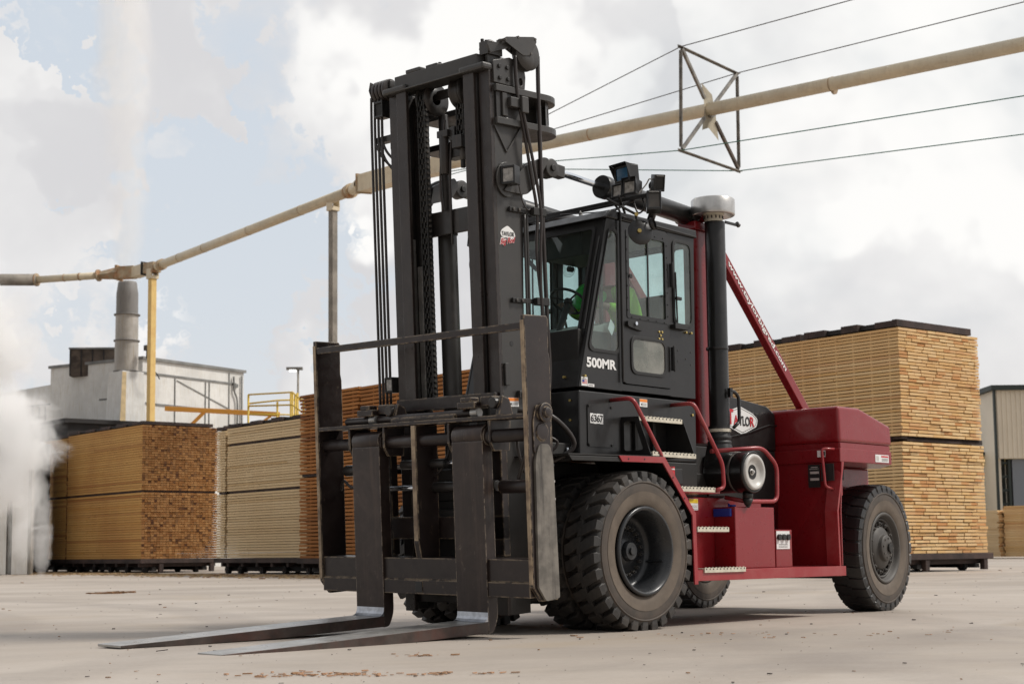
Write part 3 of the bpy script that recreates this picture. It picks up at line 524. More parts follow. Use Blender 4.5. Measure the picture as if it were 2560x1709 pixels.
for i in range(3): b.box(4.16, 4.29, -1.205, -1.204, 1.588+i*.012, 1.592+i*.012, M['hub'])
P_('warning_label', b, 0)
# hood
b = MB(); hp = [(1.30, 2.26), (2.35, 2.245), (3.17, 2.163), (3.32, 2.09), (3.32, 1.70), (1.30, 1.70)]
b.plate(hp, [], XZ(-0.44), 0, 0.88, M['black']); P_('engine_hood', b, 0.02)
b = MB(); b.plate([(1.5, 1.845), (2.45, 1.80), (2.80, 1.86), (3.19, 1.96), (3.32, 1.96), (3.32, 1.975), (3.185, 1.975), (2.79, 1.875), (2.45, 1.815), (1.5, 1.86)], [], XZ(-0.455), 0, 0.014, M['black']); P_('hood_crease', b, 0.004)
b = MB(); b.box(1.62, 3.30, -0.435, 0.435, 1.17, 1.698, M['blackm']); b.box(2.0, 2.35, -0.50, -0.44, 1.2, 1.6, M['blackm']); P_('engine_bay', b, 0.01)
b = MB(); hx = rpoly([(2.36, 2.02), (2.46, 2.08), (2.66, 2.135), (2.88, 2.075), (2.975, 2.02), (2.955, 1.94), (2.69, 1.845), (2.40, 1.93)], .03)
b.plate(hx, [], XZ(-0.4445), 0, 0.004, M['white']); b.plate(inset(hx, .018), [inset(hx, .024)], XZ(-0.4462), 0, 0.0015, M['hub']); P_('sign_panel', b, 0)
for s_, x0, w_, h_, m_ in (('T', 2.435, .095, .155, 'decred'), ('A', 2.535, .085, .10, 'decred'), ('YLO', 2.625, .195, .10, 'decblack'), ('R', 2.828, .078, .10, 'decred')):
    text('lettering', s_, (x0, -0.4475, 1.944-(x0-2.4)*.02), (1, 0, -0.03), (0, 0, 1), w_, h_, M[m_], FL, bold=0.02)
# air cleaner and exhaust stack
ax, az = 1.76, 1.402
b = MB(); b.lathe([(0.0, 0.45), (0.185, 0.45), (0.19, 0.43), (0.19, 0.03), (0.198, 0.025), (0.198, 0.0), (0.188, -0.012), (0.182, -0.008)], (ax, -1.19, az), (0, 1, 0), M['black'], 48)
b.lathe([(0.182, -0.008), (0.16, 0.004), (0.0, 0.02)], (ax, -1.19, az), (0, 1, 0), M['blackm'], 48)
b.lathe([(0.192, 0.15), (0.195, 0.155), (0.195, 0.17), (0.192, 0.175)], (ax, -1.19, az), (0, 1, 0), M['hub'], 48)
b.cyl((ax, -1.12, az-0.18), (ax, -1.12, az-0.25), 0.05, M['black']); b.cyl((ax, -1.12, az-0.25), (ax-.005, -1.12, az-0.31), 0.052, M['blackm'], 0.03); b.cyl((ax, -1.12, az-0.31), (ax, -1.12, az-0.335), 0.028, M['blackm'], 0.012)
P_('air_cleaner', b, 0.0)
b = MB(); b.lathe([(0.172, 0.002), (0.168, -0.016), (0.150, -0.022), (0.135, -0.016), (0.122, 0.0), (0.10, 0.008), (0.035, 0.030), (0.03, 0.018), (0.0, 0.012)], (ax, -1.195, az), (0, 1, 0), M['graycap'], 48); b.cyl((ax-.02, -1.185, az), (ax-.02, -1.215, az), 0.018, M['alu'], 0.012)
P_('air_cleaner_cap', b, 0.0)
b = MB(); b.lathe([(0.16, -0.10), (0.125, 0.08), (0.105, 0.12)], (ax, -0.81, az+.18), (0, 0, 1), M['black'], 36); P_('intake_boot', b)
b = MB(); b.lathe([(0.105, 0), (0.105, 0.07), (0.118, 0.085), (0.118, 0.105), (0.105, 0.12), (0.116, 0.135), (0.116, 0.155), (0.105, 0.17), (0.105, 0.26)], (ax, -0.81, 1.60), (0, 0, 1), M['rubber'], 36); P_('rubber_bellows', b)
b = MB(); b.lathe([(0.115, 0), (0.115, 0.025)], (ax, -0.81, 1.625), (0, 0, 1), M['step'], 36); b.lathe([(0.115, 0), (0.115, 0.03)], (ax, -0.81, 1.80), (0, 0, 1), M['step'], 36); P_('hose_clamp', b)
b = MB(); b.lathe([(0.099, 0), (0.099, 2.08), (0.085, 2.085)], (ax+.01, -0.81, 1.78), (0, 0, 1), M['black'], 40); b.lathe([(0.1075, 0), (0.109, 0.005), (0.109, 0.02), (0.1075, 0.025)], (ax, -0.81, 2.6), (0, 0, 1), M['black'], 40); P_('intake_stack', b)
b = MB(); b.lathe([(0.09, 0), (0.09, 0.06), (0.11, 0.08)], (ax-.01, -0.81, 3.86), (0, 0, 1), M['step'], 40)
for k in range(14): a = 2*PI*k/14; b.box(ax-.01+0.092*math.cos(a)-.006, ax-.01+0.092*math.cos(a)+.006, -0.81+0.092*math.sin(a)-.006, -0.81+0.092*math.sin(a)+.006, 3.885, 3.915, M['hub'])
P_('cap_neck', b)
b = MB(); b.lathe([(0.10, 0.015), (0.205, -0.008), (0.214, 0.0), (0.214, 0.145), (0.204, 0.158), (0.10, 0.166), (0.0, 0.168)], (ax-.015, -0.81, 3.925), (0, 0, 1), M['alu'], 48); P_('stack_cap', b)
b = MB(); b.box(1.88, 2.13, -0.86, -0.85, 3.86, 3.89, M['black']); b.cyl((2.10, -0.87, 3.865), (2.10, -0.84, 3.90), 0.022, M['black']); P_('stack_bracket', b, 0.003)
b = MB(); b.bend([(1.75, -0.95, 2.19), (1.83, -0.95, 2.19), (1.90, -0.95, 2.14), (1.90, -0.95, 1.90), (1.80, -0.95, 1.84)], 0.017, M['black'], 0.04); b.box(1.74, 1.78, -0.965, -0.93, 2.13, 2.22, M['black']); P_('grab_handle', b, 0)
# pillar frame and diagonal braces
for sg in (-1, 1):
    b = MB(); ya, yb = sorted((sg*0.50, sg*0.65)); b.box(1.66, 1.95, ya, yb, 1.70, 3.80, M['red']); P_('rear_pillar', b, 0.01)
    b = MB(); b.box(1.62, 2.0, ya-.03, yb+.03, 3.8005, 3.88, M['red']); b.cyl((1.80, ya-.06, 3.95), (1.80, yb+.06, 3.95), 0.06, M['red']); P_('pillar_head', b, 0.008)
    b = MB(); y_ = sg*0.61; b.beam((1.95, y_, 3.80), (3.66, y_, 2.08), 0.085, 0.105, M['red']); P_('diagonal_brace', b, 0.008)
dv = Vector((3.66-1.95, 0, 2.08-3.80)).normalized(); uv = Vector((dv.z*-1, 0, dv.x)); uv = Vector((-dv.z, 0, dv.x)); uv = uv if uv.z > 0 else -uv
text('lettering', 'www.taylorbigred.com', Vector((1.95, -0.6545, 3.80))+dv*0.36-uv*0.032, dv, uv, 1.43, 0.068, M['white'], FL, bold=0.02)
# tilt cylinders
for sg in (-1, 1):
    y = sg*0.56
    b = MB(); b.cyl((0.34, y, 4.02), (1.74, y, 3.945), 0.094, M['black'], n=28); b.cyl((0.33, y, 4.02), (0.42, y, 4.016), 0.108, M['black'], n=28); b.cyl((1.66, y-.12, 3.95), (1.66, y+.12, 3.95), 0.07, M['black']); P_('tilt_cylinder', b, 0.006)
    b = MB(); b.cyl((-0.30, y, 4.052), (0.36, y, 4.02), 0.030, M['chrome'], n=20); P_('cylinder_rod', b)
    b = MB(); b.lathe([(0, -0.05), (0.085, -0.05), (0.085, 0.05), (0, 0.05)], (-0.40, y, 4.055), (0, 1, 0), M['mast'], 28); b.beam((-0.38, y, 4.055), (-0.22, y, 4.048), 0.08, 0.11, M['mast']); b.cyl((-0.40, y-.07, 4.055), (-0.40, y+.07, 4.055), 0.03, M['blackm']); P_('rod_eye', b, 0.006)
# ---- cab
CAB = MB(); sw = rpoly([(-0.305, 2.41), (0.125, 2.41), (0.125, 3.53), (0.005, 3.53)], [.09, .07, .06, .05]); rwn = rpoly(rect(0.944, 1.236, 2.755, 3.56), .075)
dop = rect(0.165, 0.872, 2.15, 3.625)
wall = [(-0.430, 2.085), (1.262, 2.085), (1.290, 3.62), (-0.016, 3.62)]
wl = [(-0.430, 2.085), (0.165, 2.085), (0.165, 3.62), (-0.016, 3.62)]; wr = [(0.872, 2.085), (1.262, 2.085), (1.290, 3.62), (0.872, 3.62)]
for yw in (-0.90, 0.455):
    CAB.plate(wl, [sw], XZ(yw), 0, 0.025, M['black']); CAB.plate(wr, [rwn], XZ(yw), 0, 0.025, M['black']); CAB.plate(rect(0.165, 0.872, 2.085, 2.15), [], XZ(yw), 0, 0.025, M['black'])
CF = lambda a, z, t: (-0.430+(z-2.074)*0.2672+t, a, z)
ws = rpoly([(-0.80, 2.425), (0.38, 2.425), (0.36, 3.555), (-0.79, 3.555)], [.13, .13, .05, .05])
CAB.plate([(-0.8745, 2.085), (0.4545, 2.085), (0.4545, 3.62), (-0.8745, 3.62)], [ws], CF, 0.001, 0.025, M['black'])
rws = [rpoly(rect(a, b_, 2.76, 3.55), .05) for a, b_ in ((-0.835, -0.665), (-0.585, -0.05), (0.01, 0.40))]
CAB.plate([(-0.8745, 2.085), (0.4545, 2.085), (0.4545, 3.62), (-0.8745, 3.62)], rws, YZ(1.235), 0, 0.022, M['black'])
CAB.box(-0.42, 1.255, -0.874, 0.454, 2.086, 2.11, M['blackm'])
cabo = P_('cab', CAB, 0.004)
b = MB(); b.plate([(-0.06, 3.621), (1.32, 3.621), (1.32, 3.70), (0.02, 3.70)], [], XZ(-0.915), 0, 1.41, M['black']); P_('roof', b, 0.012, par=cabo)
b = MB(); b.box(0.03, 1.23, -0.86, 0.44, 3.585, 3.605, M['liner']); P_('headliner', b, par=cabo)
b = MB(); b.bend([(0.15, -0.925, 2.16), (0.15, -0.925, 3.70), (0.10, -0.90, 3.76)], 0.011, M['black'], .03, 8); b.bend([(0.85, -0.918, 3.64), (0.19, -0.918, 3.64)], 0.006, M['rubber']); b.bend([(1.30, -.922, 3.63), (0.16, -.922, 3.655)], 0.008, M['rubber']); P_('drip_rail', b, par=cabo)
def window(nm, poly, fn, gm, par, w_=0.022, tin=-0.008):
    b = MB(); b.plate(inset(poly, -0.006), [inset(poly, w_)], fn, tin, -tin+.0, M['rubber']); fr = P_(nm, b, 0.003, par=par)
    b = MB(); b.plate(inset(poly, w_*0.6), [], fn, 0.0, 0.004, M[gm]); P_('pane', b, 0, par=fr, fix=True)
window('side_window', sw, XZ(-0.903), 'glass', cabo); window('side_window', rwn, XZ(-0.903), 'glass', cabo)
window('side_window', sw, XZ(0.475), 'glass', cabo); window('side_window', rwn, XZ(0.475), 'glass', cabo)
window('windscreen', ws, CF, 'glassf', cabo)
for p in rws: window('rear_window', p, YZ(1.258), 'glass', cabo, tin=-0.006)
# door
dw = rpoly(rect(0.262, 0.817, 2.775, 3.525), .02); lw = rpoly(rect(0.283, 0.795, 2.252, 2.588), .085)
for sgn, yy in ((1, -0.912), (-1, 0.466)):
    b = MB(); b.plate(rpoly([(0.172, 2.155), (0.866, 2.155), (0.866, 3.615), (0.172, 3.615)], [.06, .03, .05, .03]), [dw, lw], XZ(yy), 0, 0.030, M['black']); dr = P_('door', b, 0.006)
    window('window', lw, XZ(yy-.003 if sgn > 0 else yy+.03), 'glassd', dr)
    yf = yy-.006 if sgn > 0 else yy+.032
    b = MB(); b.plate(inset(dw, -0.028), [inset(dw, .012)], XZ(yf), 0, 0.006, M['black'])
    for i in range(7):
        for x in (0.245, 0.834): b.cyl((x, yf+.001, 2.82+i*.11), (x, yf-.006, 2.82+i*.11), 0.0065, M['rubber'], n=8)
    for i in range(5):
        for z in (2.758, 3.542): b.cyl((0.30+i*.12, yf+.001, z), (0.30+i*.12, yf-.006, z), 0.0065, M['rubber'], n=8)
    b.box(0.545, 0.562, yf+.002, yf+.012, 2.78, 3.52, M['black']); fr = P_('window', b, 0.002, par=dr)
    b = MB(); b.plate(inset(dw, .006), [], XZ(yf+.014), 0, 0.004, M['glass']); P_('pane', b, par=fr)
    b = MB(); b.box(0.78, 0.80, yf-.02, yf, 3.0, 3.05, M['rubber']); P_('window_latch', b, 0.003, par=dr); b = MB(); b.cyl((0.285, yf-.003, 3.13), (0.285, yf-.012, 3.13), 0.022, M['black'], n=16); P_('window_latch', b, 0.003, par=dr)
    if sgn > 0:
        b = MB(); hd = rpoly([(0.215, 2.72), (0.33, 2.735), (0.44, 2.67), (0.43, 2.64), (0.33, 2.65), (0.215, 2.67)], .03); b.plate(hd, [], XZ(yy-.028), 0, 0.0275, M['rubber']); b.cyl((0.32, yy-.03, 2.70), (0.32, yy-.045, 2.70), 0.017, M['chrome'], n=14); P_('door_handle', b, 0.006, par=dr)
b = MB()
for z in (3.20, 2.42): b.box(0.872, 0.895, -0.945, -0.912, z-.10, z+.12, M['rubber']); b.cyl((0.884, -0.945, z-.11), (0.884, -0.945, z+.13), 0.009, M['rubber'], n=10); b.cyl((0.899, -0.93, z+.05), (0.905, -0.93, z+.05), 0.009, M['brass'], n=8)
P_('door_hinge', b, 0.004)
b = MB()
for x, z in ((0.70, 2.665), (0.745, 2.665), (0.70, 2.60), (0.745, 2.60), (0.722, 2.632), (1.12, 2.70), (1.20, 2.70), (-0.36, 2.18)): b.cyl((x, -0.90, z), (x, -0.922, z), 0.011, M['brass'], n=10)
b.box(0.90, 1.10, -0.955, -0.90, 2.715, 2.755, M['rubber'])
for x, z in ((1.0, 2.52), (1.12, 2.45), (1.0, 2.42), (1.20, 2.52), (1.20, 2.40)): b.cyl((x, -0.90, z), (x, -0.906, z), 0.006, M['hub'], n=8)
b.cyl((-0.425, -0.72, 2.18), (-0.415+.02, -0.72, 2.18), 0.012, M['brass'], n=10)
P_('cab_bolts', b)
# writing on the cab
text('lettering', '500MR', (-0.325, -0.9015, 2.262), (1, 0, 0), (0, 0, 1), 0.408, 0.088, M['white'], FL, bold=0.035)
b = MB()
for i in range(4): b.box(-0.300+i*.045, -0.258+i*.045, -0.9125, -0.9095, 1.775-(i % 2)*.003, 1.862-(i % 2)*.003, M['white'])
nb = P_('number_plate', b)
text('lettering', '6367', (-0.293, -0.913, 1.787), (1, 0, 0), (0, 0, 1), 0.165, 0.064, M['decblack'], nb, bold=0.02)
b = MB(); b.box(-0.397, -0.315, -0.9025, -0.9005, 2.095, 2.172, M['white']); b.box(-0.388, -0.322, -0.9035, -0.9028, 2.112, 2.145, M['white'])
for i in range(4): b.box(-0.388, -0.322, -0.9043, -0.9038, 2.114+i*.009, 2.1185+i*.009, M['decred'])
b.box(-0.388, -0.360, -0.9052, -0.9046, 2.128, 2.146, M['blued']); b.box(-0.31, -0.225, -0.9025, -0.9005, 2.093, 2.118, M['white']); b.box(-0.30, -0.24, -0.9035, -0.9028, 2.102, 2.108, M['hub']); b.box(-0.385, -0.33, -0.9043, -.9038, 2.153, 2.158, M['hub']); P_('flag_sticker', b)
def warn(x0, x1, y, z0, z1, nm='warning_label', matrix=None, yel=False):
    b = MB(); b.box(x0, x1, y-.002, y, z0, z1, M['white']); b.box(x0+.002, x1-.002, y-.003, y-.0022, z0+(z1-z0)*.62, z1-.002, M['yellowd' if yel else 'orange'])
    for i in range(3): b.box(x0+.02+(x1-x0)*.1, x1-.012, y-.003, y-.0022, z0+.01+i*(z1-z0)*.14, z0+.013+i*(z1-z0)*.14, M['hub'])
    b.cyl((x0+(x1-x0)*.25, y-.0032, z0+(z1-z0)*.3), (x0+(x1-x0)*.25, y-.0022, z0+(z1-z0)*.3), (z1-z0)*.12, M['decblack'], n=10)
    return b.build(nm, FL, 0, matrix=matrix)
warn(0.407, 0.518, -0.9005, 1.962, 2.032)
warn(1.17, 1.31, -0.863, 1.045, 1.15, yel=True)
b = MB(); b.box(1.50, 1.60, -1.165, -1.10, 1.585, 1.5865, M['white']); P_('warning_label', b)
# mirrors, light bar
b = MB(); b.cyl((0.02, -0.88, 3.80), (0.20, -1.06, 3.66), 0.012, M['black']); b.cyl((0.20, -1.06, 3.66), (0.20, -1.10, 3.50), 0.012, M['black']); b.cyl((0.20, -1.07, 3.655), (0.18, -1.085, 3.655), 0.018, M['brass'], n=12)
b.lathe([(0.0, 0.02), (0.07, 0.016), (0.115, 0.004), (0.12, 0.0), (0.115, -0.004), (0.0, -0.004)], (0.19, -1.115, 3.487), (-0.45, -0.85, 0.12), M['black'], 36); b.cyl((0.175, -1.12, 3.49), (0.15, -1.14, 3.495), 0.02, M['brass'], n=6)
mir = P_('mirror', b)
b = MB(); b.lathe([(0.05, -0.02), (0.06, 0), (0.05, 0.02)], (0.30, -1.17, 3.57), (0.3, -0.8, 0.2), M['black'], 24); P_('mirror_bracket', b)
b = MB(); b.box(0.18, 0.23, -1.20, 1.0, 3.79, 3.825, M['black']); b.box(0.16, 0.175, -0.92, 0.9, 3.765, 3.785, M['black']); b.tube([(0.17, -0.2, 3.79), (0.1, -.5, 3.74), (0.16, -0.8, 3.73), (0.2, -1.05, 3.78)], 0.006, M['hose'], 6); b.beam((0.2, -0.86, 3.70), (0.2, -0.86, 3.80), .04, .04, M['black']); b.beam((0.2, 0.42, 3.70), (0.2, 0.42, 3.80), .04, .04, M['black']); P_('light_bar', b, 0.003)
b = MB(); b.beam((-0.02, -0.9, 3.64), (0.22, -1.02, 3.80), .03, .02, M['black']); b.beam((0.25, -0.9, 3.70), (0.0, -1.03, 3.80), .02, .02, M['black']); b.tube([(0.23, -1.12, 3.79), (0.2, -1.16, 3.70), (0.25, -1.05, 3.68), (0.25, -1.0, 3.79)], 0.009, M['hose'], 8); P_('light_bar_stay', b)
def work_light(x, y, z, wd, h, dp, yaw, pitch, hood, lens, nm='work_light', words=None, par=FL, mtx=None):
    b = MB(); X = Matrix.Translation((x, y, z)) @ Matrix.Rotation(R(yaw), 4, 'Z') @ Matrix.Rotation(R(pitch), 4, 'Y'); b.xf = X   # faces -X
    b.box(0, dp, -wd/2, wd/2, -h/2, h/2, M['black'])
    if hood: b.add([(-hood*1.0, -wd*.55, h*.62), (-hood, wd*.55, h*.62), (0, wd/2, h/2), (0, -wd/2, h/2)], [(0, 1, 2, 3)], M['black']); b.add([(-hood, -wd*.55, h*.62), (0, -wd*.5, h/2), (0, -wd/2, -h*.5)], [(0, 1, 2)], M['black']); b.add([(-hood, wd*.55, h*.62), (0, wd*.5, h/2), (0, wd/2, -h*.5)], [(0, 1, 2)], M['black'])
    b.plate(rect(-wd/2, wd/2, -h/2, h/2), [rect(-wd*.38, wd*.38, -h*.36, h*.36)], lambda a, c_, t: (t-.015, a, c_), 0, 0.015, M['black'])
    o = b.build(nm, par, 0.006, matrix=mtx)
    g = MB(); g.xf = X; g.box(-0.004, 0, -wd*.37, wd*.37, -h*.35, h*.35, M[lens]); g.build('lens', o)
    if words:
        v = X @ Vector((-0.0165, wd*.40, h*.40)); rr = (X.to_3x3() @ Vector((0, -1, 0))); uu = (X.to_3x3() @ Vector((0, 0, 1))); text('lettering', words, X @ Vector((-0.0165, wd*.33, h*.38)), rr, uu, wd*.66, h*.07, M['graycap'], o)
    return o
work_light(0.20, -0.92, 4.05, 0.20, 0.15, 0.11, -8, -6, 0.06, 'lensblue')
work_light(0.20, -0.86, 3.905, 0.12, 0.13, 0.09, 0, 4, 0.0, 'lens'); work_light(0.20, -1.0, 3.915, 0.14, 0.14, 0.10, 6, 4, 0.03, 'lens')
work_light(0.28, -1.27, 3.92, 0.10, 0.15, 0.10, 55, -14, 0.0, 'blackm', words='VISION'); work_light(0.18, -1.285, 3.745, 0.13, 0.18, 0.10, 42, 8, 0.0, 'hub', words='VISION')
work_light(0.18, 0.96, 3.74, 0.10, 0.16, 0.08, 0, 8, 0.02, 'lens')
b = MB(); b.tube([(0.24, -1.05, 3.84), (0.28, -1.12, 3.93), (0.26, -1.18, 3.97), (0.3, -1.2, 3.93), (0.3, -1.12, 3.86)], 0.007, M['graycap'], 6); b.cyl((0.3, -1.2, 3.72), (0.34, -1.12, 3.62), 0.035, M['black']); b.cyl((0.4, -1.1, 3.95), (0.5, -1.1, 3.95), 0.045, M['black']); P_('lamp_cable', b)
b = MB(); b.lathe([(0.0, 0.1), (0.11, 0.10), (0.12, 0.08), (0.12, 0)], (0.35, 0.3, 3.70), (0, 0, 1), M['black'], 24)
for i in range(6): b.tube([(0.08+.02*i, -0.55+.02*i, 3.705), (0.1+.02*i, -0.5+.02*i, 3.765), (0.20+.02*i, -0.42+.02*i, 3.765), (0.26+.02*i, -0.36+.02*i, 3.705)], 0.003, M['graycap'], 5)
P_('roof_fan_guard', b)
b = MB(); b.beam((0.03, 0.48, 3.60), (-0.05, 0.78, 3.60), .02, .02, M['black']); b.lathe([(0.0, 0.035), (0.06, 0.028), (0.10, 0.006), (0.105, 0.0), (0.10, -0.004), (0.0, -0.004)], (0.05, 0.80, 3.47), (-0.9, 0.25, 0.1), M['blackm'], 30); P_('mirror', b)
# ---- inside the cab
b = MB(); b.box(-0.36, 0.10, -0.84, 0.42, 2.112, 2.60, M['blackm']); b.add([(-0.27, -0.84, 2.60), (-0.27, .42, 2.60), (0.15, .42, 2.72), (0.15, -.84, 2.72), (0.15, -.84, 2.6), (.15, .42, 2.6)], [(0, 1, 2, 3), (3, 2, 5, 4), (0, 3, 4), (1, 5, 2)], M['liner']); P_('dashboard', b, 0.01)
b = MB(); b.cyl((-0.05, -0.33, 2.60), (0.135, -0.30, 2.93), 0.03, M['blackm'])
wc, wn = Vector((0.15, -0.30, 2.96)), Vector((0.55, 0.05, 0.83)).normalized(); q = wn.to_track_quat('Z', 'Y'); rg = [wc+q@Vector((.17*math.cos(2*PI*i/32), .17*math.sin(2*PI*i/32), 0)) for i in range(33)]
b.tube(rg, 0.014, M['rubber'], 8, 1)
for i in range(3): a = 2*PI*i/3+.5; b.cyl(wc, wc+q@Vector((.165*math.cos(a), .165*math.sin(a), 0)), 0.010, M['rubber'], n=8)
b.cyl(wc-wn*.03, wc+wn*.01, 0.04, M['rubber']); P_('steering_wheel', b)
b = MB(); b.box(0.86, 1.08, -0.60, -0.08, 2.114, 2.45, M['blackm']); b.box(0.70, 1.16, -0.58, -0.12, 2.46, 2.57, M['seat']); P_('seat', b, 0.03)
b = MB(); b.xf = Matrix.Translation((1.13, -0.35, 2.55)) @ Matrix.Rotation(R(8), 4, 'Y'); b.box(0, 0.10, -0.24, 0.24, 0, 0.58, M['seat']); P_('backrest', b, 0.05)
b = MB(); b.box(0.5, 1.2, -0.05, 0.20, 2.114, 2.70, M['blackm']); b.cyl((0.55, 0.05, 2.70), (0.50, 0.05, 2.86), 0.012, M['hub']); b.cyl((0.50, 0.05, 2.86), (0.495, 0.05, 2.90), 0.025, M['rubber']); P_('console', b, 0.02)
b = MB(); b.tube([(0.0, 0.15, 3.56), (0.1, 0.15, 3.40), (0.18, 0.1, 3.30)], 0.02, M['blackm']); b.box(0.0, 0.5, -0.60, -0.15, 3.33, 3.582, M['blackm']); P_('overhead_console', b, 0.06)
b = MB()
for rr in (0.03, 0.045, 0.06, 0.075): b.tube([Vector((0.28, -0.20, 3.29))+Vector((0, rr*math.cos(2*PI*i/24), rr*math.sin(2*PI*i/24))) for i in range(25)], 0.0025, M['rubber'], 5, 1)
b.cyl((0.27, -0.20, 3.29), (0.33, -0.20, 3.29), 0.025, M['rubber']); P_('fan', b)
b = MB(); b.add([(0.0, -0.882, 2.63), (0.055, -0.882, 2.57), (0.12-.02, -0.882, 2.66), (0.04, -0.882, 2.72)], [(0, 1, 2, 3)], M['white']); P_('paper_note', b, fix=False)
b = MB(); b.cyl((0.01, -0.80, 2.12), (0.01, -0.80, 3.58), 0.018, M['blackm']); P_('cab_post', b)
# wiper on windscreen and rear side
b = MB(); b.beam((0.97, -0.925, 2.78), (0.955, -0.925, 3.25), .014, .014, M['rubber']); b.box(0.955, 1.03, -0.94, -0.915, 2.99, 3.02, M['rubber']); P_('wiper', b)
b = MB(); b.add([CF(-0.87, 3.30, -0.012), CF(-0.845, 3.30, -0.012), CF(-0.845, 2.55, -0.012), CF(-0.87, 2.55, -0.012)], [(0, 1, 2, 3)], M['rubber']); b.tube([CF(-0.86, 3.45, -.014), CF(-0.86, 3.1, -.02), CF(-.86, 2.6, -.014)], .009, M['rubber'], 6); P_('windscreen_wiper', b, fix=False)
# ---- hoses and bits in front of the body box
b = MB(); b.tube([(-1.05, -0.75, 1.85), (-0.85, -0.95, 1.80), (-0.62, -1.0, 1.58), (-0.75, -0.9, 1.44), (-1.0, -0.8, 1.38)], 0.022, M['hose'], 10); b.tube([(-0.95, -0.7, 1.70), (-0.7, -0.88, 1.6), (-0.8, -0.8, 1.46)], 0.014, M['hose'], 8)
for y in (-0.72, -0.66): b.cyl((-0.50, y-.1, 1.49), (-0.50, y-.1, 1.56), 0.012, M['chrome'], n=10)
P_('hydraulic_hose', b)
# tilt / frame members between the mast and the truck
b = MB(); b.box(-0.75, -0.43, -0.80, 0.42, 1.44, 1.60, M['blackm']); b.box(-0.95, -0.43, -0.58, -0.48, 0.7, 1.45, M['black']); b.box(-0.95, -0.43, 0.48, 0.58, 0.7, 1.45, M['black']); P_('front_frame', b, 0.01)
# ================================================================== MAST (mast frame)
for sg in (-1, 1):
    f = lambda a, b_: tuple(sorted((sg*a, sg*b_)))
    b = MB(); y0, y1 = f(.50, .62); b.box(-1.04, -1.0, y0, y1, 0.22, 4.80, M['mastf']); y0, y1 = f(.585, .62); b.plate([(-1.0, .22), (-.76, .22), (-.735, 2.0), (-.70, 3.0), (-.63, 4.70), (-.63, 4.80), (-1.0, 4.80)], [], XZ(y0), 0, .035, M['mast'])
    y0, y1 = f(.50, .5845); b.box(-.80, -.765, y0, y1, 0.22, 4.6, M['mastb']); PM('outer_mast_rail', b)
    b = MB(); y0, y1 = f(.355, .48); b.box(-1.085, -1.05, y0, y1, 1.96, 4.80, M['mastf']); y0, y1 = f(.445, .48); b.box(-1.0495, -.87, y0, y1, 1.96, 4.80, M['mastb']); y0, y1 = f(.36, .4445); b.box(-.905, -.872, y0, y1, 1.96, 4.78, M['mastb']); PM('inner_mast_rail', b)
    b = MB(); y0, y1 = f(.43, .4445); b.box(-1.02, -.95, y0, y1, 2.08, 3.5, M['blade']); PM('wear_strip', b, 0.002)
    b = MB(); b.cyl((-.78, sg*.20, .6), (-.78, sg*.20, 3.6), .085, M['mast'], n=28); b.cyl((-.78, sg*.20, 3.52), (-.78, sg*.20, 3.62), .095, M['mastb'], n=28); b.cyl((-.78, sg*.20, 3.6), (-.78, sg*.20, 4.6), .045, M['mastb'], n=20); PM('lift_cylinder', b, 0.003)
    # chain
    b = MB(); cy_, cx_ = (.235, -1.0) if sg > 0 else (-.175, -.93); zb = 2.06 if sg > 0 else 4.32
    z = zb; k = 0
    while z < 4.72:
        for i in range(5):
            if (i+k) % 2 == 0 or i in (0, 4):
                y = cy_-.04+i*.02; b.plate(rpoly([(cx_-.028, z), (cx_+.028, z), (cx_+.028, z+.062), (cx_-.028, z+.062)], .022, 3), [], XZ(y-.006), 0, .012, M['blackm'])
        b.cyl((cx_, cy_-.055, z+.02), (cx_, cy_+.055, z+.02), .012, M['hub'], n=8); z += .047; k += 1
    PM('lift_chain', b, 0)
    b = MB(); b.lathe([(.05, -.06), (.15, -.06), (.15, -.05), (.125, -.045), (.125, .045), (.15, .05), (.15, .06), (.05, .06)], (-.88, cy_, 4.72), (0, 1, 0), M['mastb'], 36); PM('chain_sheave', b, 0)
# near chain anchor
b = MB(); b.box(-.965, -.95, .345, .405, 2.08, 3.25, M['blade']); PM('wear_strip', b, .004)
b = MB(); b.box(-1.0, -.86, -.23, -.11, 4.22, 4.33, M['mastb']); b.cyl((-.93, -.175, 4.22), (-.93, -.175, 4.12), .028, M['hub'], n=12); b.cyl((-.93, -.175, 4.12), (-.93, -.175, 4.05), .022, M['blackm'], n=10); b.box(-.93, -.80, -.20, .05, 4.16, 4.30, M['mastb']); b.box(-.97, -.8, -.12, -.05, 4.30, 4.42, M['mastb']); PM('chain_anchor', b, .005)
b = MB(); b.cyl((-.96, .02, 4.02), (-.96, .02, 4.36), .045, M['mastb'], n=16); b.box(-1.0, -.88, -.06, .07, 4.34, 4.40, M['mastb']); b.tube([(-.96, .06, 3.7), (-.98, .06, 4.0), (-.96, .0, 4.5)], .012, M['hose'], 8); b.tube([(-.94, -.02, 3.4), (-.95, -.03, 4.0), (-.93, -.05, 4.4)], .012, M['hose'], 8); PM('chain_tensioner', b, .004)
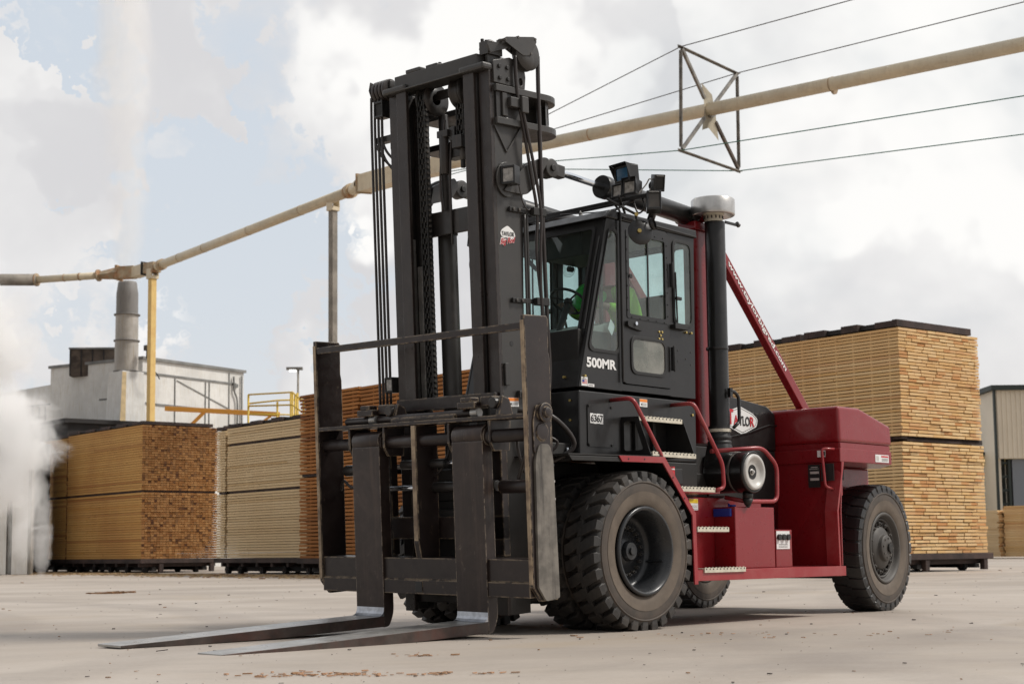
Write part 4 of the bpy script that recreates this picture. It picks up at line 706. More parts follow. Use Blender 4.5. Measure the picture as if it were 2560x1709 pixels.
# cross members
b = MB(); b.box(-1.08, -.90, -.52, .50, 4.812, 4.955, M['mast']); b.box(-1.12, -1.0805, -.46, .46, 4.805, 4.82, M['mast'])
b.box(-1.075, -1.0, .18, .36, 4.9555, 4.99, M['mast']); b.box(-1.06, -.93, -.02, .12, 4.9555, 4.985, M['mast'])
for y in (0.0, .04, .08, .12): b.cyl((-1.0, y, 4.98), (-1.0, y, 5.0), .018, M['mastb'], n=8)
PM('top_crossbeam', b, .012)
b = MB()
for sg in (-1, 1): b = MB(); y0, y1 = sorted((sg*.335, sg*.63)); b.box(-1.12, -.92, y0, y1, 4.8005, 4.862, M['mast']); PM('mast_cap_plate', b, .02)
b = MB(); hole = rpoly([(-.10, 2.9), (-.30, 2.9), (-.30, 3.485), (.30, 3.485), (.30, 2.9), (.10, 2.9)], 0)
pl_ = rpoly([(-.44, 3.20), (-.335, 3.20), (-.335, 3.50), (.335, 3.50), (.335, 3.20), (.44, 3.20), (.44, 4.15), (.335, 4.15), (.335, 3.71), (-.335, 3.71), (-.335, 4.15), (-.44, 4.15)], [0, 0, .12, .12, 0, 0, 0, 0, .12, .12, 0, 0], 8)
b.plate(pl_, [], YZ(-.93), 0, .03, M['mastb']); b.box(-.90, -.80, -.44, .44, 3.52, 3.70, M['mastb']); PM('mid_crossmember', b, .006)
b = MB(); b.plate(rpoly([(-.44, 4.10), (-.35, 4.10), (-.30, 4.72), (.30, 4.72), (.35, 4.10), (.44, 4.10), (.44, 4.80), (-.44, 4.80)], [0, 0, .1, .1, 0, 0, 0, 0], 6), [], YZ(-.87), 0, .03, M['mastb']); PM('upper_crossmember', b, .006)
b = MB(); b.box(-1.09, -1.0, -.60, .60, 1.965, 2.077, M['carr']); PM('lower_crossbeam', b, .008)
b = MB(); b.box(-.98, -.70, -.58, .58, .90, 1.10, M['mastb']); b.box(-.95, -.70, -.58, .58, 1.35, 1.45, M['mastb']); b.box(-1.0, -.62, -.585, .585, .30, .52, M['mastb']); PM('mast_base', b, .01)
b = MB(); b.plate([(-.5, 1.08), (.5, 1.08), (.42, 1.9), (.30, 1.15), (-.30, 1.15), (-.42, 1.9)], [], YZ(-.85), 0, .03, M['mastb']); PM('mast_gusset', b, .006)
# near and far side brackets (trunnion horns)
for sg in (-1, 1):
    yb = sg*.622
    b = MB(); y0 = yb if sg > 0 else yb-.02
    pnl = [(-1.0, 4.70), (-.615, 4.69), (-.60, 4.80), (-.62, 4.92), (-.80, 4.94), (-1.005, 4.885)]
    b.plate(pnl, [circ(-.665, 4.75, .025, 14, .035)], XZ(y0), 0, .02, M['mast'])
    for x, z in ((-.935, 4.845), (-.835, 4.845), (-.93, 4.745), (-.83, 4.745)): b.cyl((x, y0+.01, z), (x, y0-.016 if sg < 0 else y0+.036, z), .019, M['blackm'], n=10)
    b.plate([(-1.0, 4.8705), (-.6, 4.8705), (-.6, 4.95), (-1.0, 4.95)], [], XZ(sg*.56-.015), 0, .03, M['mast'])
    PM('bolt_plate', b, .004)
    b = MB()
    arc = [(-.37+.26*math.cos(a), -.45+.225*math.sin(a)) for a in [R(-88+i*12) for i in range(16)]]
    pg = [(-1.0, -.665), (-.40, -.675)]+arc+[(-.62, -.08), (-.62, -.57), (-1.0, -.61)]
    pg = [(x, y if sg < 0 else -y) for x, y in pg]
    for z in (4.345, 4.625): b.plate(pg, [], XY(z), 0, .055, M['mast'])
    web = []
    for i in range(13):
        a = R(-75+i*12); web.append((-.39+.21*math.cos(a), (-.45+.18*math.sin(a))*(1 if sg < 0 else -1)))
    for i in range(12):
        (x0, y0_), (x1, y1_) = web[i], web[i+1]
        if i in (1, 2): 
            for z0_, z1_ in ((4.40, 4.44), (4.585, 4.625)): b.add([(x0, y0_, z0_), (x1, y1_, z0_), (x1, y1_, z1_), (x0, y0_, z1_)], [(0, 1, 2, 3)], M['mast'], True)
        else: b.add([(x0, y0_, 4.40), (x1, y1_, 4.40), (x1, y1_, 4.625), (x0, y0_, 4.625)], [(0, 1, 2, 3)], M['mast'], True)
    b.box(-.98, -.62, *sorted((sg*.622, sg*.64)), 4.4005, 4.6245, M['mastb'])
    PM('horn_bracket', b, .006)
    b = MB(); y0 = yb if sg > 0 else yb-.035
    b.plate(rpoly([(-.95, 3.775), (-.66, 3.77), (-.575, 3.83), (-.34, 4.12), (-.42, 4.13), (-.66, 4.02)], [.05, .04, .03, .05, .05, 0]), [], XZ(y0), 0, .035, M['mast'])
    b.plate(rpoly([(-.66, 4.02), (-.70, 3.85), (-.44, 3.92), (-.33, 4.05), (-.38, 4.13)], .03), [], XZ(sg*.49-.015), 0, .03, M['mast'])
    PM('tilt_bracket', b, .006)
    b = MB(); b.beam((-1.0, sg*.624, 4.33), (-.86, sg*.624, 4.12), .012, .02, M['mast'], up=(0, 1, 0)); b.beam((-.86, sg*.624, 4.12), (-.68, sg*.624, 4.34), .012, .02, M['mast'], up=(0, 1, 0)); PM('weld_gusset', b, 0)
# small things on the near side plate
b = MB(); b.cyl((-.88, -.6205, 2.487), (-.88, -.6225, 2.487), .022, M['decblack'], n=18); PM('plate_hole', b, 0)
b = MB(); b.box(-.99, -.945, -.645, -.6205, 2.13, 2.32, M['mast']); PM('side_lug', b, .006)
b = MB(); b.box(-.84, -.72, -.66, -.6205, 2.03, 2.09, M['mast']); b.cyl((-.80, -.66, 2.06), (-.80, -.675, 2.06), .02, M['blackm'], n=10); PM('side_lug', b, .004)
for z in (3.632, 2.856):
    b = MB(); b.box(-.87, -.50, -.65, -.625, z-.02, z+.02, M['blackm']); b.box(-.62, -.46, -.70, -.651, z-.035, z+.03, M['blackm'])
    for x in (-.83, -.76): b.cyl((x, -.65, z), (x, -.665, z), .014, M['hub'], n=8)
    PM('hose_clamp', b, .004)
b = MB(); hx2 = rpoly([(-.975, 3.415), (-.955, 3.45), (-.88, 3.49), (-.81, 3.45), (-.785, 3.415), (-.81, 3.385), (-.95, 3.385)], .02); b.plate(hx2, [], XZ(-.6235), 0, .0025, M['white']); sg_ = PM('sign_panel', b, 0)
text('lettering', 'TAYLOR', (-.957, -.6262, 3.40), (1, 0, 0), (0, 0, 1), .152, .036, M['decblack'], sg_, bold=.0)
text('lettering', 'Big Red', (-.985, -.6222, 3.300), (1, 0, .16), (0, 0, 1), .20, .078, M['white'], sg_, bold=.05, shear=.4); text('lettering', 'Big Red', (-.978, -.6262, 3.306), (1, 0, .16), (0, 0, 1), .186, .064, M['decred'], sg_, bold=.0, shear=.4)
warn(-.95, -.82, -.6205, 1.955, 2.03, matrix=MM)
def mlight(x, y, z, wd, h, dp, lens='lens', yaw=0, nm='work_light'): return work_light(x, y, z, wd, h, dp, yaw, 0, 0, lens, nm, mtx=MM)
mlight(-.93, -.70, 3.905, .13, .16, .10, yaw=18); b = MB(); b.plate(circ(-.88, 3.88, .13, 24, .15), [], XZ(-.64), 0, .018, M['mast']); b.tube([(-.78, -.68, 3.84), (-.74, -.68, 3.70), (-.66, -.66, 3.64), (-.60, -.66, 3.66)], .006, M['hose'], 6); PM('lamp_bracket', b, .003)
mlight(-1.06, .735, 4.71, .115, .15, .09, lens='blackm'); mlight(-1.06, .715, 2.22, .10, .14, .08)
# near hose sheave and hoses
b = MB(); b.plate(rpoly([(-.915, 5.055), (-.90, 5.09), (-.53, 5.155), (-.50, 5.12), (-.58, 4.99), (-.68, 4.965)], [.01, .02, .02, .02, .03, .03]), [], XZ(-.70), 0, .012, M['mast']); b.plate(rpoly([(-.915, 5.055), (-.90, 5.09), (-.53, 5.155), (-.50, 5.12), (-.58, 4.99), (-.68, 4.965)], [.01, .02, .02, .02, .03, .03]), [], XZ(-.62), 0, .012, M['mast'])
for x, z in ((-.74, 5.115), (-.58, 5.0), (-.52, 5.135), (-.90, 5.07)): b.cyl((x, -.705, z), (x, -.60, z), .012, M['hub'], n=8)
b.box(-1.02, -.84, -.60, -.50, 4.9505, 5.06, M['mast']); b.beam((-1.02, -.60, 4.985), (-.80, -.65, 5.06), .05, .07, M['mast']); b.tube([(-1.0, -.5, 5.0), (-.9, -.5, 5.09), (-.82, -.52, 5.06)], .02, M['hose'], 8)
for k in range(4): b.cyl((-1.0+k*.05, -.52, 5.06), (-1.0+k*.05, -.52, 5.09), .015, M['blackm'], n=8)
PM('hose_sheave_bracket', b, .004)
b = MB(); b.lathe([(.03, -.03), (.145, -.03), (.145, -.022), (.13, 0), (.145, .022), (.145, .03), (.03, .03)], (-.61, -.66, 4.995), (0, 1, 0), M['mast'], 40); b.cyl((-.61, -.688, 4.995), (-.61, -.632, 4.995), .13, M['mast'], n=36); PM('hose_sheave', b, 0)
for pts_, r_ in (([(-.755, -.67, 4.96), (-.755, -.67, 4.75), (-.74, -.67, 4.58)], .016), ([(-.465, -.67, 5.0), (-.475, -.67, 4.6), (-.48, -.67, 3.6), (-.47, -.67, 2.72), (-.5, -.7, 2.2), (-.65, -.75, 1.8), (-.85, -.8, 1.4)], .019),
                 ([(-.735, -.68, 4.5), (-.70, -.68, 4.36), (-.62, -.68, 3.95), (-.56, -.68, 3.62), (-.585, -.68, 3.3), (-.56, -.68, 2.98), (-.53, -.68, 2.72), (-.55, -.7, 2.2), (-.7, -.75, 1.8), (-.9, -.8, 1.5)], .014),
                 ([(-.72, -.70, 4.5), (-.67, -.70, 4.30), (-.585, -.70, 3.95), (-.53, -.70, 3.62), (-.555, -.70, 3.3), (-.57, -.70, 2.98), (-.565, -.70, 2.72), (-.6, -.72, 2.1)], .014), ([(-.68, -.64, 3.6), (-.685, -.64, 3.1), (-.69, -.64, 2.72)], .012), ([(-.65, -.64, 3.6), (-.655, -.64, 3.1), (-.66, -.64, 2.72)], .012)):
    b = MB(); b.tube(pts_, r_, M['hose' if r_ > .0125 else 'mast'], 8); PM('hydraulic_hose', b, 0)
b = MB(); b.box(-.86, -.68, -.70, -.645, 4.50, 4.585, M['mast']); b.box(-.75, -.67, -.73, -.701, 4.46, 4.60, M['mast']); b.box(-.92, -.86, -.66, -.6205, 4.42, 4.62, M['mast']); b.cyl((-.87, -.64, 4.38), (-.87, -.665, 4.38), .03, M['mast'], n=12); PM('hose_junction', b, .006)
# far hoses
b = MB(); b.box(-1.02, -.90, .62, .83, 4.90, 4.965, M['mast']); b.plate([(-1.06, 4.98), (-.93, 4.95), (-.93, 4.88), (-.98, 4.80), (-1.04, 4.80), (-1.08, 4.90)], [], XZ(.835), 0, .012, M['mast']); b.box(-1.02, -.94, .62, .84, 4.42, 4.475, M['mast'])
PM('far_hose_bracket', b, .004)
for y in (.655, .70, .745, .79): b = MB(); b.cyl((-.99, y-.017, 4.885), (-.99, y+.017, 4.885), .10, M['hose'], n=24); PM('hose_pulley', b, .004)
for i, y in enumerate((.865, .82, .772, .725)):
    b = MB(); b.tube([(-1.04, y-.01, 4.84), (-1.04, y, 4.4), (-1.04, y, 3.2), (-1.04, y, 2.03)], .0125, M['hose'], 8); PM('hydraulic_hose', b, 0)
for pts_ in ([(-1.04, .82, 4.42), (-1.03, .74, 4.28), (-1.0, .62, 4.15)], [(-1.04, .77, 4.42), (-1.03, .70, 4.25), (-1.0, .60, 4.12)], [(-1.04, .725, 4.42), (-1.03, .68, 4.32), (-1.0, .60, 4.22)]): b = MB(); b.tube(pts_, .012, M['hose'], 8); PM('hydraulic_hose', b, 0)
# ================================================================== CARRIAGE
for sg in (-1, 1):
    y0, y1 = sorted((sg*1.246, sg*1.288))
    b = MB(); b.plate([(-1.452, .50), (-1.36, .385), (-1.168, .385), (-1.166, 1.2), (-1.160, 2.30), (-1.172, 2.36), (-1.166, 2.62), (-1.18, 2.643), (-1.452, 2.643)], [], XZ(y0), 0, .042, M['carr']); PM('side_plate', b, .006)
    b = MB(); b.plate([(-1.4545, .52), (-1.4545, 2.60), (-1.459, 2.60), (-1.459, .52)], [], XZ(y0+.003), 0, .036, M['edge']); PM('worn_edge', b, .001)
b = MB(); b.plate(rpoly([(-1.415, .50), (-1.33, .385), (-1.17, .40), (-1.19, 1.50), (-1.23, 1.62), (-1.35, 1.62), (-1.40, 1.50)], [.02, .02, .02, .04, .04, .04, .04]), [], XZ(-1.312), 0, .0235, M['wearbar']); PM('wear_bar', b, .008)
b = MB(); b.plate(rpoly([(-1.40, 1.55), (-1.20, 1.55), (-1.185, 1.80), (-1.22, 1.93), (-1.36, 1.93), (-1.40, 1.80)], .03), [], XZ(-1.30), 0, .0115, M['carr']); b.lathe([(.078, 0), (.078, -.03), (.06, -.035), (.045, -.03), (.04, -.055), (.02, -.06), (0, -.06)], (-1.275, -1.30, 1.868), (0, 1, 0), M['carr'], 24); b.lathe([(0, -.012), (.066, -.012), (.072, -.006), (.072, 0)], (-1.30, -1.30, 1.715), (0, 1, 0), M['carr'], 28)
PM('pivot_boss', b, .003)
for z in (1.45, 1.32, 1.18): b = MB(); b.cyl((-1.175, -1.288, z), (-1.175, -1.296, z), .014, M['decblack' if z > 1.4 else 'graycap'], n=10); PM('plate_bolt', b, 0)
b = MB(); b.box(-1.452, -1.42, -1.246, 1.246, 2.523, 2.584, M['carr']); PM('backrest_bar', b, .006)
b = MB(); b.box(-1.456, -1.20, -1.246, 1.246, 1.829, 1.866, M['carr']); PM('top_plate', b, .006)
b = MB()
b.box(-1.40, -1.26, -.42, .35, 1.8665, 1.90, M['carr']); b.cyl((-1.34, -.62, 1.90), (-1.34, .98, 1.90), .034, M['carr'], n=20); PM('side_shift_tube', b, .008)
for y in (-.66, .58):
    b = MB(); b.box(-1.42, -1.25, y-.02, y+.18, 1.935, 1.99, M['carr']); b.box(-1.40, -1.30, y+.04, y+.16, 1.99, 2.03, M['carr']); b.box(-1.36, -1.22, y-.16, y-.03, 1.95, 2.03, M['carr']); b.cyl((-1.36, y-.02, 1.90), (-1.36, y+.06, 1.90), .042, M['blade'], n=20); b.cyl((-1.38, y-.18, 1.97), (-1.22, y-.18, 1.97), .045, M['mastb'], n=16); b.plate([(-1.38, 1.867), (-1.2, 1.867), (-1.24, 2.0), (-1.32, 2.03)], [], XZ(y-.25), 0, .04, M['carr']); PM('fork_positioner', b, .008)
b = MB(); b.cyl((-1.375, -1.246, 1.70), (-1.375, 1.246, 1.70), .054, M['carr'], n=28); PM('fork_shaft', b, 0)
b = MB(); b.plate([(-1.457, 1.828), (-1.457, .84), (-1.40, .52), (-1.22, .52), (-1.20, 1.828)], [], XZ(-.018), 0, .062, M['carr']); PM('centre_hanger', b, .005)
b = MB(); b.box(-1.461, -1.4575, -.010, .036, .86, 1.825, M['edge']); PM('worn_edge', b, .001)
for y in (-.872, -.405, .385, .83):
    b = MB(); b.plate([(-1.445, 1.828), (-1.445, 1.66), (-1.40, 1.58), (-1.22, 1.58), (-1.20, 1.828)], [], XZ(y), 0, .025, M['carr']); PM('shaft_hanger', b, .003)
b = MB(); b.box(-1.435, -1.24, -1.2455, 1.2455, .535, .716, M['carr']); b.box(-1.448, -1.24, -1.2455, 1.2455, .415, .5345, M['carr']); b.box(-1.455, -1.449, -.03, .05, .43, .52, M['decblack']); PM('lower_beam', b, .006)
b = MB(); b.box(-1.20, -1.12, -.75, .75, .86, 1.05, M['carr']); b.box(-1.20, -1.12, -.75, -.58, .72, 1.85, M['carr']); b.box(-1.20, -1.12, .58, .75, .72, 1.85, M['carr']); PM('carriage_frame', b, .008)
b = MB(); b.cyl((-1.25, -.75, 1.30), (-1.25, .15, 1.30), .045, M['mastb'], n=20); b.cyl((-1.25, .15, 1.30), (-1.25, .62, 1.30), .022, M['chrome'], n=16); PM('side_shift_cylinder', b, .003); b = MB(); b.cyl((-1.27, -.42, 1.50), (-1.27, -.18, 1.50), .020, M['chrome'], n=16); b.cyl((-1.27, -.18, 1.50), (-1.27, .35, 1.50), .040, M['mastb'], n=20); PM('side_shift_cylinder', b, .003); b = MB(); b.cyl((-1.25, -1.24, 1.29), (-1.25, -.80, 1.29), .055, M['carr'], n=20); PM('side_shift_cylinder', b, .003); b = MB(); b.cyl((-1.26, .84, 1.47), (-1.26, 1.1, 1.47), .05, M['mastb'], n=16); PM('side_shift_cylinder', b, .003)
for pts_, r_ in (([(-1.22, -.95, 1.32), (-1.24, -1.05, 1.52), (-1.24, -1.12, 1.55), (-1.24, -1.16, 1.42), (-1.24, -1.08, 1.33)], .018), ([(-1.22, .85, 1.40), (-1.28, 1.0, 1.32), (-1.28, 1.12, 1.38), (-1.25, 1.2, 1.3)], .014),
                 ([(-1.2, -.2, 1.7), (-1.25, -.1, 1.45), (-1.22, .1, 1.40), (-1.2, .25, 1.6)], .014), ([(-1.2, -.95, 1.75), (-1.24, -.98, 1.6), (-1.2, -1.0, 1.4)], .012)): b = MB(); b.tube(pts_, r_, M['hose'], 8); PM('hydraulic_hose', b, 0)
# forks
for y0, y1, tipy in ((.445, .795, (.49, .80)), (-.79, -.44, (-.74, -.46))):
    r = empty('fork', (0, 0, 0)); r.parent = FL; r.matrix_basis = MM
    b = MB(); b.plate(rpoly([(-1.456, .205), (-1.456, 1.665), (-1.44, 1.675), (-1.40, 1.79), (-1.33, 1.79), (-1.345, 1.60), (-1.345, .235), (-1.40, .128), (-1.456, .122)], [0, .01, .02, .04, .04, .02, .08, .05, 0]), [], XZ(y0), 0, y1-y0, M['fork']); b.build('shank', r, .005)
    b = MB(); b.cyl((-1.375, y0+.003, 1.715), (-1.375, y1-.003, 1.715), .088, M['fork'], n=28); b.cyl((-1.375, y0-.01, 1.70), (-1.375, y0+.002, 1.70), .075, M['fork'], n=28); b.build('eye', r, .003)
    b = MB(); L = [(-1.456, y0, y1, .125, .215), (-2.6, y0, y1, .145, .228), (-3.5, y0+.01, y1-.005, .185, .236), (-4.03, tipy[0], tipy[1], .220, .240)]
    vs = [];
    for x, a, c_, zb, zt in L: vs += [(x, a, zb), (x, c_, zb), (x, c_, zt), (x, a, zt)]
    n_ = len(L)
    b.add(vs, [(j*4+2, j*4+3, j*4+7, j*4+6) for j in range(n_-1)]+[((n_-1)*4, (n_-1)*4+1, (n_-1)*4+2, (n_-1)*4+3)], M['blade']); b.add(vs, [(j*4+i, j*4+(i+1) % 4, j*4+4+(i+1) % 4, j*4+4+i) for j in range(n_-1) for i in (0, 1, 3)], M['bladeside'])
    b.add(vs[:4], [(0, 1, 2, 3)], M['bladeside'])
    b.build('blade', r, .004)
    b = MB(); pr = [(-1.46-.05*math.sin(a), .268-.05*math.cos(a)) for a in [R(i*10) for i in range(10)]]; pr = [(-1.4565, .27+.02), (-1.462, .255), (-1.472, .236), (-1.488, .224), (-1.51, .2175), (-1.4565, .2165)]
    b.plate(pr, [], XZ(y0+.002), 0, y1-y0-.004, M['heel']); b.build('heel_fillet', r, 0)
# ================================================================== DRIVER
def skinned(name, pts, edges, rad, m, parent=None, root=0, sub=1):
    me = bpy.data.meshes.new(name); me.from_pydata(pts, edges, []); o = bpy.data.objects.new(name, me); COL.objects.link(o)
    sk = o.modifiers.new('skin', 'SKIN'); sk.use_smooth_shade = True
    if not me.skin_vertices: me.skin_vertices.new()
    for i, r_ in enumerate(rad): me.skin_vertices[0].data[i].radius = (r_, r_); me.skin_vertices[0].data[i].use_root = (i == root)
    s_ = o.modifiers.new('sub', 'SUBSURF'); s_.levels = sub; s_.render_levels = sub+1; me.materials.append(m)
    if parent is not None: o.parent = parent
    return o
per = empty('person', (1.0, -0.35, 2.57)); tag(per, 'driver in lime shirt and green hard hat leaning over the steering wheel', 'person')
O_ = Vector((1.0, -0.35, 2.57))
def rel(l): return [tuple(Vector(p)-O_) for p in l]
bp = rel([(0.98, -.35, 2.63), (0.95, -.35, 2.85), (0.84, -.35, 3.05), (0.66, -.35, 3.10), (0.50, -.35, 3.06), (0.38, -.35, 2.99),          # spine 0-5, head 5
          (0.68, -.53, 3.06), (0.60, -.60, 2.88), (0.38, -.52, 2.92), (0.30, -.48, 2.94),   # near arm 6-9
          (0.68, -.17, 3.06), (0.58, -.08, 2.88), (0.36, -.12, 2.94), (0.28, -.14, 2.96),   # far arm 10-13
          (0.94, -.45, 2.62), (0.55, -.46, 2.62), (0.45, -.46, 2.30), (0.33, -.46, 2.18),    # leg 14-17
          (0.94, -.25, 2.62), (0.55, -.24, 2.62), (0.45, -.24, 2.30), (0.33, -.24, 2.18), (0.30, -.35, 2.93)])
be = [(0, 1), (1, 2), (2, 3), (3, 4), (4, 5), (3, 6), (6, 7), (7, 8), (8, 9), (3, 10), (10, 11), (11, 12), (12, 13), (0, 14), (14, 15), (15, 16), (16, 17), (0, 18), (18, 19), (19, 20), (20, 21), (5, 22)]
br = [.13, .125, .13, .12, .055, .085, .06, .045, .035, .028, .06, .045, .035, .028, .085, .065, .05, .045, .085, .065, .05, .045, .05]
# fingers: five short chains per hand
for hv, hb, sgn in ((9, (0.30, -.48, 2.94), 1), (13, (0.28, -.14, 2.96), -1)):
    for k in range(5):
        p0 = (hb[0]-.02, hb[1]+(k-2)*.018, hb[2]+.01); p1 = (hb[0]-.065+abs(k-2)*.008, hb[1]+(k-2)*.021, hb[2]+.0); p2 = (hb[0]-.075+abs(k-2)*.008, hb[1]+(k-2)*.021, hb[2]-.035)
        n0 = len(bp); bp += rel([p0, p1, p2]); be += [(hv, n0), (n0, n0+1), (n0+1, n0+2)]; br += [.010, .009, .008]
skinned('body', bp, be, br, M['skin'], per)
sh = rel([(0.98, -.35, 2.66), (0.95, -.35, 2.88), (0.86, -.35, 3.06), (0.66, -.35, 3.11), (0.68, -.54, 3.06), (0.60, -.605, 2.88), (0.41, -.53, 2.915), (0.68, -.16, 3.06), (0.58, -.075, 2.88), (0.39, -.11, 2.935), (0.56, -.35, 3.09)])
skinned('shirt', sh, [(0, 1), (1, 2), (2, 3), (3, 4), (4, 5), (5, 6), (3, 7), (7, 8), (8, 9), (3, 10)], [.15, .165, .17, .145, .082, .062, .052, .082, .062, .052, .07], M['vest'], per)
skinned('trousers', rel([(0.98, -.35, 2.62), (0.94, -.45, 2.62), (0.55, -.46, 2.625), (0.45, -.46, 2.28), (0.94, -.25, 2.62), (0.55, -.24, 2.625), (0.45, -.24, 2.28)]), [(0, 1), (1, 2), (2, 3), (0, 4), (4, 5), (5, 6)], [.14, .10, .08, .065, .10, .08, .065], M['jeans'], per)
b = MB(); b.lathe([(0.165, -0.01), (0.168, 0.0), (0.135, 0.012), (0.128, 0.05), (0.11, 0.10), (0.07, 0.135), (0.0, 0.145)], (Vector((0.385, -.35, 3.0))-O_), (-0.45, -0.15, 0.55), M['hat'], 36)
b.tube([Vector((0.385, -.35, 3.0))-O_+Vector(d) for d in ((.09, 0, .10), (.02, 0, .135), (-.06, 0, .13), (-.12, 0, .08))], .012, M['hat'], 8); b.build('hard_hat', per)
b = MB(); b.cyl(Vector((0.27, -.38, 2.925))-O_, Vector((0.245, -.385, 2.92))-O_, .014, M['skin'], .008, n=10)
for y in (-.40, -.31): b.lathe([(.0, .012), (.010, .006), (.012, 0), (0, -.003)], Vector((0.285, y, 2.955))-O_, (-1, 0, -.2), M['white'], 12); b.cyl(Vector((0.276, y, 2.953))-O_, Vector((0.271, y, 2.952))-O_, .005, M['decblack'], n=8)
b.box(.262-O_.x, .272-O_.x, -.385-O_.y, -.335-O_.y, 2.888-O_.z, 2.894-O_.z, M['decred'])
b.build('face', per)
# ================================================================== LUMBER
E1, E2 = R(81.7), R(-8.3)
def lframe(x, y, z=0.0): return Matrix.Translation((x, y, z)) @ Matrix.Rotation(E2, 4, 'Z')   # local +X across, +Y along the boards
def lumber(label, x, y, z0, z1, W, L, rows, bw, m, me_, gap=0.2, rag=0.03, group=None, jog=0.012, jagged=0.0, endvar=1.0, layers=None, even=False):
    b = MB(); rng = random.Random(int(x*100+z0*37)); h = (z1-z0)/rows
    for r_ in range(rows):
        za = z0+h*r_; zb = za+h*(1-gap); off = rng.uniform(-jog, jog); yo = rng.uniform(-rag, rag); px = off
        if layers and r_ in layers: zb -= h*.45
        rt = rng.random()
        while px < W-0.04+off:
            wd = bw*(1 if even else rng.choice((.8, 1, 1, 1.25))); nx = min(px+wd, W+off)
            if W+off-nx < .05: nx = W+off
            y0 = yo+rng.uniform(-rag, rag); y1 = L+rng.uniform(-rag, rag)
            if jagged and rng.random() < .5: y0 -= jagged*rng.random()
            tt = min(.999, max(.001, .5*rt+.5*rng.random())); te = min(.999, max(.001, rng.random()**(1/endvar)))
            X0, X1 = px+.005, nx-.005; dz = rng.uniform(-.003, .003)
            splits = [y0, y1]
            if rng.random() < .35: splits = [y0, rng.uniform(L*.2, L*.8), y1]
            for sa, sb in zip(splits[:-1], splits[1:]):
                sb2 = sb-.015 if sb != y1 else sb
                vs = [(xx, yy, z_) for z_ in (za, zb+dz) for yy in (sa, sb2) for xx in (X0, X1)]
                b.add(vs, [(0, 2, 3, 1), (4, 5, 7, 6), (0, 4, 6, 2), (1, 3, 7, 5)], M[m], tint=tt); b.add(vs, [(0, 1, 5, 4), (2, 6, 7, 3)], M[me_], tint=te)
                tt = min(.999, max(.001, tt+rng.uniform(-.3, .3)))
            px = nx
    if z0 > 1: b.box(.06, W-.06, .05, L-.05, z0-.085, z0-.001, M['dunn'])
    # stickers between layers
    for k in range(int(L/0.6)):
        yy = .3+k*.6
        for r_ in range(rows-1):
            za = z0+h*(r_+1)-h*gap; b.add([(.02, yy, za+.004), (W-.02, yy, za+.004), (W-.02, yy+.05, za+.004), (.02, yy+.05, za+.004), (.02, yy, za+h*gap-.004), (W-.02, yy, za+h*gap-.004), (W-.02, yy+.05, za+h*gap-.004), (.02, yy+.05, za+h*gap-.004)], [(0, 1, 5, 4), (1, 2, 6, 5), (2, 3, 7, 6), (3, 0, 4, 7)], M[m], tint=.5)
    o = b.build('lumber_stack', None, 0, matrix=lframe(x, y), fix=False); return tag(o, label, 'lumber stack', group)
def cart(label, x, y, W, L, z1, group, wheels=True, nb=6, near=True):
    r = empty('kiln_cart', (x, y, 0), E2)
    b = MB(); b.box(-.08, W+.10, -.12, L+.05, z1-.17, z1-.01, M['dunn']); b.build('deck', r, .01)
    b = MB(); k = 0; yy = .1
    while yy < L: b.box(.0, W, yy, yy+.16, z1-.30, z1-.1705, M['dunn']); yy += 1.0
    b.build('cross_beams', r, .01)
    for xx in (.55, W-.5):
        b = MB(); b.box(xx-.09, xx+.09, .0, L, .08, z1-.3005, M['dark']); b.build('runner', r, .01)
        for yy in [.35+i*1.5 for i in range(int(L/1.5)+1)]:
            if yy < L: b = MB(); b.cyl((xx-.28, yy, .14), (xx-.13, yy, .14), .14, M['dark'], n=20); b.cyl((xx-.30, yy, .14), (xx-.27, yy, .14), .06, M['dunn'], n=12); b.build('wheel', r, .01)
    for xx in (.82, W-.2): b = MB(); b.box(xx-.12, xx+.05, -.10, .05, .03, z1-.171, M['dunn']); b.build('leg', r, .01)
    return tag(r, label, 'kiln cart', group)
def topframe(label, x, y, z, W, L, n, group='steel weights on the lumber stacks', ext=.02):
    b = MB(); b.xf = Matrix.Translation((0, 0, z*(1-(.65 if x < 25 else 1)))) @ Matrix.Diagonal((1, 1, .65 if x < 25 else 1, 1)); b.box(-ext, W+ext, 0, .16, z+.005, z+.19, M['dunn']); b.box(-ext, W+ext, L-.16, L, z+.005, z+.19, M['dunn'])
    for i in range(n):
        ya = .1605+(L-.322)*i/n; yb = .1605+(L-.322)*(i+1)/n
        if i % 2: b.box(.10, W-.10, ya, yb, z+.03, z+.16, M['dark'])
        else: b.box(-ext, W+ext, ya, yb-.002, z+.005, z+.17+.015*(i % 3), M['dunn'])
    o = b.build('stack_weight', None, .006, matrix=lframe(x, y)); return tag(o, label, 'weight', group)
gR = 'yellow lumber stacks on the right cart'
lumber('lower half of the tall pale yellow pine stack standing on a cart behind the forklift', 26.17, 10.5, .49, 3.46, 3.66, 8, 32, .36, 'woodR', 'woodR', .27, .012, jog=.008, jagged=.03)
lumber('upper half of the tall pale yellow pine stack behind the forklift', 26.17, 10.5, 3.60, 6.51, 3.60, 8, 32, .36, 'woodR', 'woodR', .27, .012, jog=.012, jagged=.02)
cart('dark kiln cart under the tall yellow pine stack behind the forklift', 26.17, 10.5, 3.66, 8, .49, 'kiln carts under the lumber')
b = MB(); b.box(-.02, 3.64, .35, .55, 3.47, 3.595, M['dunn']); b.box(.3, 3.70, .05, .2, 3.47, 3.595, M['dunn']); b.box(-.02, 3.6, 3.4, 3.55, 3.47, 3.595, M['dunn']); b.box(-.02, 3.6, 6.6, 6.8, 3.47, 3.595, M['dunn'])
